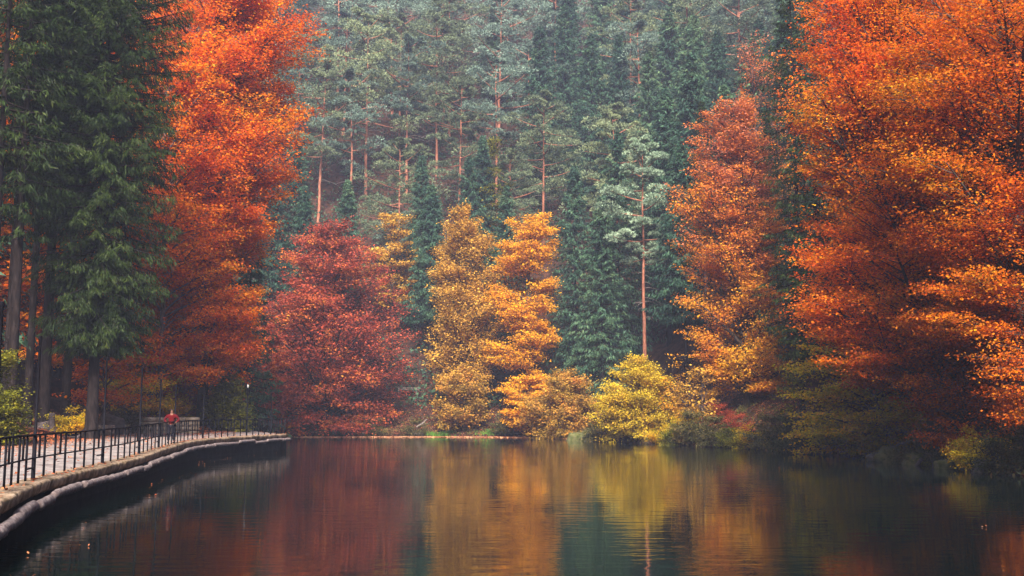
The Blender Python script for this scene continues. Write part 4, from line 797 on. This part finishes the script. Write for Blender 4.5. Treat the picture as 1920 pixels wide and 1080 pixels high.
# ------------------------------------------------------------------ rocks, stump, logs, bench
def rock(name, label, cat, x, y, z, sx, sy, sz, mat, seed):
    r = R_(seed); n, m_ = 22, 14; th = np.linspace(0, 2*np.pi, n, endpoint=False); ph = np.linspace(-.5*np.pi, .5*np.pi, m_)
    T, Pp = np.meshgrid(th, ph); d = np.stack([np.cos(T)*np.cos(Pp), np.sin(T)*np.cos(Pp), np.sin(Pp)], -1)
    a = r.uniform(0, 6, 6); R0 = 1+.12*np.sin(3*d[..., 0]*1.6+a[0])*np.cos(2.5*d[..., 1]+a[1])+.09*np.sin(5*d[..., 2]+a[2]+3*d[..., 0])+.05*np.sin(9*d[..., 1]+a[3])*np.sin(8*d[..., 0]+a[4])
    V = (np.sign(d)*np.abs(d)**.8*R0[..., None]*np.array([sx, sy, sz])).reshape(-1, 3); idx = np.arange(n*m_).reshape(m_, n); nx = np.roll(idx, -1, 1)
    F = np.stack([idx[:-1], nx[:-1], nx[1:], idx[1:]], -1).reshape(-1, 4)
    return tag(obj(name, mesh_np(name, V, F, [M[mat]], smooth_=True), loc=(x, y, z)), label, cat)
def rk(label, px, Y, sx, sz, mat, seed, dz=.2): x = xat(px, Y); return rock('rock', label, 'rock', x, Y, max(0, min(t1(x, Y), .6))+dz*sz, sx, sx*.8, sz, mat, seed)
rk('flat pale mossy rock at the waterline left of the yellow bush', 1090, 113.2, 1.5, .75, 'moss', 1)
rk('rounded moss green rock on the shore below the giant beech', 1666, 59.8, .75, .62, 'moss', 2)
rk('small dark rock at the waterline near the bank corner', 1640, 61.5, .5, .35, 'rock', 3)
rk('mossy ledge rock right of the rounded green one', 1722, 56.4, .9, .5, 'moss', 4)
rk('low mossy rock at the water under the dark bush', 1785, 52.6, .9, .4, 'moss', 5)
rk('dark angular rock at the right shore', 1850, 48.6, .7, .45, 'rock', 6)
rk('grey boulder on the far bank under the orange beech', 975, 133.0, .8, .6, 'rock', 7)
rk('pale rock by the bare slope on the far bank', 785, 133.6, .7, .5, 'rock', 8)
rk('tilted grey slab on the slope behind the path', 203, 70.5, .9, .9, 'rock', 9, dz=1.2)
def stump(label, px, Y, H, rad, seed, mat='bark_grey', roots=6, cut=True, z=None):
    r = R_(seed); x = xat(px, Y); z = t1(x, Y) if z is None else z; n, m_ = 20, 9; hs = np.array([-.4, 0, .08, .2, .4, .7, .9, 1, 1])*H; th = np.arange(n)*2*np.pi/n
    fl = np.array([2.3, 2.0, 1.6, 1.3, 1.1, 1, .98, .95, .01]); lob = 1+.25*np.cos(roots*th+r.uniform(0, 6))[None]*np.clip(fl-1, 0, 1)[:, None]+.04*np.cos(9*th)[None]
    V = np.stack([np.cos(th)[None]*fl[:, None]*lob*rad, np.sin(th)[None]*fl[:, None]*lob*rad, np.repeat(hs[:, None], n, 1)+(.08*H*np.cos(th*2)[None]*(np.arange(m_) > 5)[:, None])], -1).reshape(-1, 3)
    idx = np.arange(n*m_).reshape(m_, n); nx = np.roll(idx, -1, 1); F = np.stack([idx[:-1], nx[:-1], nx[1:], idx[1:]], -1).reshape(-1, 4)
    parts = [(V, F)]
    a = r.uniform(0, 6.28, roots); Lr = rad*r.uniform(2.5, 4.5, roots); o0 = np.stack([np.cos(a)*rad*.9, np.sin(a)*rad*.9, np.full(roots, .35*H)], 1); e0 = np.stack([np.cos(a)*Lr, np.sin(a)*Lr, np.full(roots, -.1)], 1)
    parts.append(tubes(bez(o0, .5*(o0+e0)-[0, 0, .15*H], e0, 7), np.full((roots, 7), rad*.26)*np.linspace(1.2, .4, 7), 6))
    return tag(obj('tree_stump', mesh_np('tree_stump', *join(parts), [M[mat]], smooth_=True), loc=(x, Y, z-.05)), label, 'stump')
stump('pale grey stump with curving roots right of the thick spruce trunk', 95, 61, 1.0, .17, 1, 'bark_grey')
stump('flared root foot of the thick grey spruce beside the path', 78, 61.9, .5, .42, 5, 'bark_grey')
stump('dark broken stump on the shaded slope behind the path', 134, 62, 1.0, .24, 2, 'bark_dark')
stump('short grey stump standing in the bushes of the right bank', 1444, 83.4, 1.2, .28, 3, 'dead_wood')
def fallen(label, pts, rad, mat='dead_wood', seed=0, twigs=4):
    r = R_(seed); P = np.array(pts, float); c0 = P.mean(0); L = len(P); d = np.linspace(0, 1, 12); P = np.stack([np.interp(d, np.linspace(0, 1, L), P[:, k]) for k in range(3)], 1); P += r.normal(0, rad*.35, P.shape)
    parts = [tubes((P-c0)[None], (rad*np.linspace(1.1, .45, 12))[None], 8)]
    for k in range(twigs):
        i = r.randint(2, 11); a = P[i]-c0; e = a+norm(r.normal(0, 1, 3)+[0, 0, .7])*r.uniform(.4, 1.4)*rad*9; parts.append(tubes(bez(a[None], (.5*(a+e))[None], e[None], 4), np.full((1, 4), rad*.28)*np.linspace(1, .3, 4), 4))
    return tag(obj('fallen_log', mesh_np('fallen_log', *join(parts), [M[mat]], smooth_=True), loc=c0.tolist()), label, 'fallen log')
def gp(px, Y, dz=0.): x = xat(px, Y); return (x, Y, max(t1(x, Y), 0.0)+dz)
fallen('long slanting pale log running down into the water under the giant beech', [gp(1575, 69.5, .05), gp(1640, 66, .25), gp(1712, 62.5, .9)], .10, seed=1)
fallen('second thinner log lying on red leaves above the slanting one', [gp(1628, 68.5, .15), gp(1690, 65.5, .55)], .09, 'bark_beech', 2)
fallen('thin dark log lying across the slope below the pink beech', [gp(1385, 90, .15), gp(1430, 88.5, .5), gp(1470, 87, .4)], .09, 'bark_dark', 3)
fallen('short dark branch leaning on the log below the pink beech', [gp(1402, 88, .1), gp(1428, 90, 1.6)], .06, 'bark_dark', 4)
fallen('pale dead branch caught on the slope behind the giant beech', [gp(1790, 60, .3), gp(1840, 57, 1.7)], .07, 'dead_wood', 5)
fallen('grey branch lying on the bare slope of the far shore', [gp(782, 137.2, .15), gp(800, 138.6, .5)], .12, 'dead_wood', 6)
fallen('thin log lying among roots behind the path', [gp(140, 60, .1), gp(168, 63, .9)], .13, 'bark_grey', 7)
# exposed roots under the giant beech
for k, (pa, ya, pb, yb) in enumerate([(1745, 57, 1690, 57.5), (1748, 56.8, 1715, 55.2), (1752, 56.6, 1748, 54.4), (1760, 56.8, 1785, 54.4), (1765, 57, 1812, 55.0)]):
    a = np.array(gp(pa, ya, .5)); b_ = np.array(gp(pb, yb, -.05)); m_ = .5*(a+b_)+[0, 0, .35]
    tag(obj('tree_root', mesh_np('tree_root', *tubes(bez(a[None]-a, m_[None]-a, b_[None]-a, 9), np.full((1, 9), .17)*np.linspace(1.2, .35, 9), 8), [M['bark_grey']], smooth_=True), loc=a.tolist()), 'exposed grey root of the giant beech, '+ORD[k]+' from the lake end of the roots', 'root', 'exposed roots of the giant beech')
# bench on the far slope
bx_, by_ = xat(763, 146), 146; bz = t1(bx_, by_)
bn = thing('bench', 'small plain wooden bench on the terrace above the bare far slope', 'bench', (bx_, by_, bz), .05)
obj('seat', mesh_np('seat', *join([box(-1.5, 1.5, -.32+.22*k, -.13+.22*k, .44, .49) for k in range(3)]), [M['dead_wood']]), bn)
obj('backrest', mesh_np('backrest', *join([box(-1.5, 1.5, .34, .38, .62+.2*k, .76+.2*k) for k in range(2)]), [M['dead_wood']]), bn)
lm = mesh_np('leg', *join([box(-.06, .06, -.3, -.2, -.3, .44), box(-.06, .06, .28, .36, -.3, .96)]), [M['dead_wood']])
for sx in (-1.2, 1.2): obj('leg', lm, bn, (sx, 0, 0))

# ------------------------------------------------------------------ person in red, hands on hips
def plain(name, col, rough=.8):
    m, nt, nd, lk = new_mat(name); p = nd.new('ShaderNodeBsdfPrincipled'); n = nd.new('ShaderNodeTexNoise'); n.inputs['Scale'].default_value = 14
    rp = ramp(nd, [tuple(c*.8 for c in col), tuple(min(1, c*1.15) for c in col)], [.35, .65]); lk.new(n.outputs['Fac'], rp.inputs[0]); lk.new(rp.outputs[0], p.inputs['Base Color']); p.inputs['Roughness'].default_value = rough; p.inputs['Specular IOR Level'].default_value = .08
    o = nd.new('ShaderNodeOutputMaterial'); lk.new(p.outputs[0], o.inputs[0]); return m
def skin(name, verts, edges, radii, mat, parent, sub=2, root=0):
    me = bpy.data.meshes.new(name); me.from_pydata(verts, edges, []); me.materials.append(mat); o = obj(name, me, parent)
    md = o.modifiers.new('skin', 'SKIN'); md.use_smooth_shade = True
    for i, rr in enumerate(radii):
        sv = me.skin_vertices[0].data[i]; sv.radius = (rr, rr) if np.isscalar(rr) else rr; sv.use_root = (i == root)
    sb = o.modifiers.new('sub', 'SUBSURF'); sb.levels = sub; sb.render_levels = sub; return o
PX, PY = xat(320, 54.5), 54.5
_, _, _ = 0, 0, 0
dper = np.linalg.norm(kin-[PX, PY], axis=1).min(); pz = float(DK(PY))+.02+.02*dper
pr_ = thing('person', 'person in a red jacket and dark trousers standing with hands on hips behind the railing', 'person', (PX, PY, pz), math.atan2(-PX, PY)*0+.15)
pr_.scale = (.94, .94, .96)
sk = plain('skin_tone', (.17, .085, .06), .6); red = plain('red_jacket', (.075, .004, .006), .95); dk = plain('dark_trousers', (.012, .012, .02)); hr = plain('dark_hair', (.02, .012, .008)); sh_ = plain('dark_shoes', (.015, .013, .013))
# body faces -Y (towards the camera); z up
bv = [(0, .02, .98), (0, .0, 1.12), (0, 0, 1.30), (0, 0, 1.46), (0, -.01, 1.55), (0, -.02, 1.63), (0, -.02, 1.74),            # 0 pelvis .. 6 head top
      (-.19, 0, 1.45), (-.38, .05, 1.22), (-.21, -.08, 1.06), (.19, 0, 1.45), (.38, .05, 1.22), (.21, -.08, 1.06),       # arms
      (-.10, 0, .92), (-.13, -.02, .50), (-.14, .03, .09), (.10, 0, .92), (.13, -.02, .50), (.14, .03, .09), (-.15, -.14, .04), (.15, -.14, .04)]
be = [(0, 1), (1, 2), (2, 3), (3, 4), (4, 5), (5, 6), (3, 7), (7, 8), (8, 9), (3, 10), (10, 11), (11, 12), (0, 13), (13, 14), (14, 15), (15, 19), (0, 16), (16, 17), (17, 18), (18, 20)]
br = [(.15, .11), (.13, .10), (.16, .11), (.14, .10), .058, (.078, .095), (.06, .075), .07, .047, .032, .07, .047, .032, .09, .058, .04, .09, .058, .04, .035, .035]
body = skin('body', bv, be, br, sk, pr_)
jk = skin('jacket', [(0, .01, .94), (0, 0, 1.10), (0, 0, 1.30), (0, 0, 1.45), (0, 0, 1.52), (-.20, 0, 1.45), (-.39, .05, 1.22), (-.25, -.06, 1.09), (.20, 0, 1.45), (.39, .05, 1.22), (.25, -.06, 1.09)],
          [(0, 1), (1, 2), (2, 3), (3, 4), (3, 5), (5, 6), (6, 7), (3, 8), (8, 9), (9, 10)], [(.185, .14), (.17, .13), (.19, .14), (.17, .13), .085, .095, .072, .055, .095, .072, .055], red, pr_)
skin('trousers', [(0, .02, .97), (-.10, 0, .88), (-.13, -.02, .50), (-.14, .03, .12), (.10, 0, .88), (.13, -.02, .50), (.14, .03, .12)], [(0, 1), (1, 2), (2, 3), (0, 4), (4, 5), (5, 6)], [(.165, .125), .115, .085, .07, .115, .085, .07], dk, pr_)
skin('hair', [(0, .03, 1.60), (0, .015, 1.72), (0, -.025, 1.775)], [(0, 1), (1, 2)], [(.098, .08), (.108, .10), (.085, .085)], hr, pr_)
for sx in (-1, 1):
    skin('shoe', [(sx*.14, .05, .045), (sx*.145, -.05, .045), (sx*.15, -.17, .035)], [(0, 1), (1, 2)], [.05, .05, .038], sh_, pr_, 1)
    hand = [(sx*.215, -.085, 1.065), (sx*.165, -.13, 1.04)]; hd = skin('hand', hand, [(0, 1)], [(.034, .018), (.036, .018)], sk, pr_, 1)
    for f in range(4):
        z0 = 1.065-.018*f; fl_ = [.055, .065, .06, .045][f]; skin('finger', [(sx*.165, -.135, z0), (sx*(.165-fl_*.6), -.155, z0-.004), (sx*(.165-fl_), -.155, z0-.012)], [(0, 1), (1, 2)], [.010, .009, .008], sk, hd, 1)
    skin('thumb', [(sx*.20, -.09, 1.085), (sx*.20, -.06, 1.10), (sx*.185, -.02, 1.10)], [(0, 1), (1, 2)], [.012, .011, .009], sk, hd, 1)
eye = plain('eye_dark', (.01, .01, .01), .3); lip = plain('lips', (.35, .10, .09))
skin('nose', [(0, -.105, 1.675), (0, -.128, 1.645)], [(0, 1)], [.010, .016], sk, pr_, 1)
for sx in (-1, 1): rock('eye', None, None, sx*.032, -.098, 1.675, .013, .008, .009, 'rock', 1).parent = pr_
for c in pr_.children:
    if c.name.startswith('eye'): c.data.materials.clear(); c.data.materials.append(eye)
skin('mouth', [(-.025, -.098, 1.615), (0, -.104, 1.613), (.025, -.098, 1.615)], [(0, 1), (1, 2)], [.006, .008, .006], lip, pr_, 1)

# ------------------------------------------------------------------ haze
me = bpy.data.meshes.new('haze')
zb, zt_ = -2.6, 215.0
hv = [(x, y, z) for z in (zb, zt_) for y in (-125, 475) for x in (-335, 335)]
me.from_pydata(hv, [], [(0, 2, 3, 1), (4, 5, 7, 6), (0, 1, 5, 4), (2, 6, 7, 3), (0, 4, 6, 2), (1, 3, 7, 5)]); me.update()
hz = obj('haze', me); tag(hz, kind='stuff')
m, nt, nd, lk = new_mat('haze_air'); pv = nd.new('ShaderNodeVolumePrincipled'); pv.inputs['Density'].default_value = .0005; pv.inputs['Color'].default_value = (.60, .68, .98, 1)
pv.inputs['Anisotropy'].default_value = .1
o = nd.new('ShaderNodeOutputMaterial'); lk.new(pv.outputs[0], o.inputs['Volume']); me.materials.append(m)
m.cycles.homogeneous_volume = True if hasattr(m, 'cycles') and hasattr(m.cycles, 'homogeneous_volume') else True
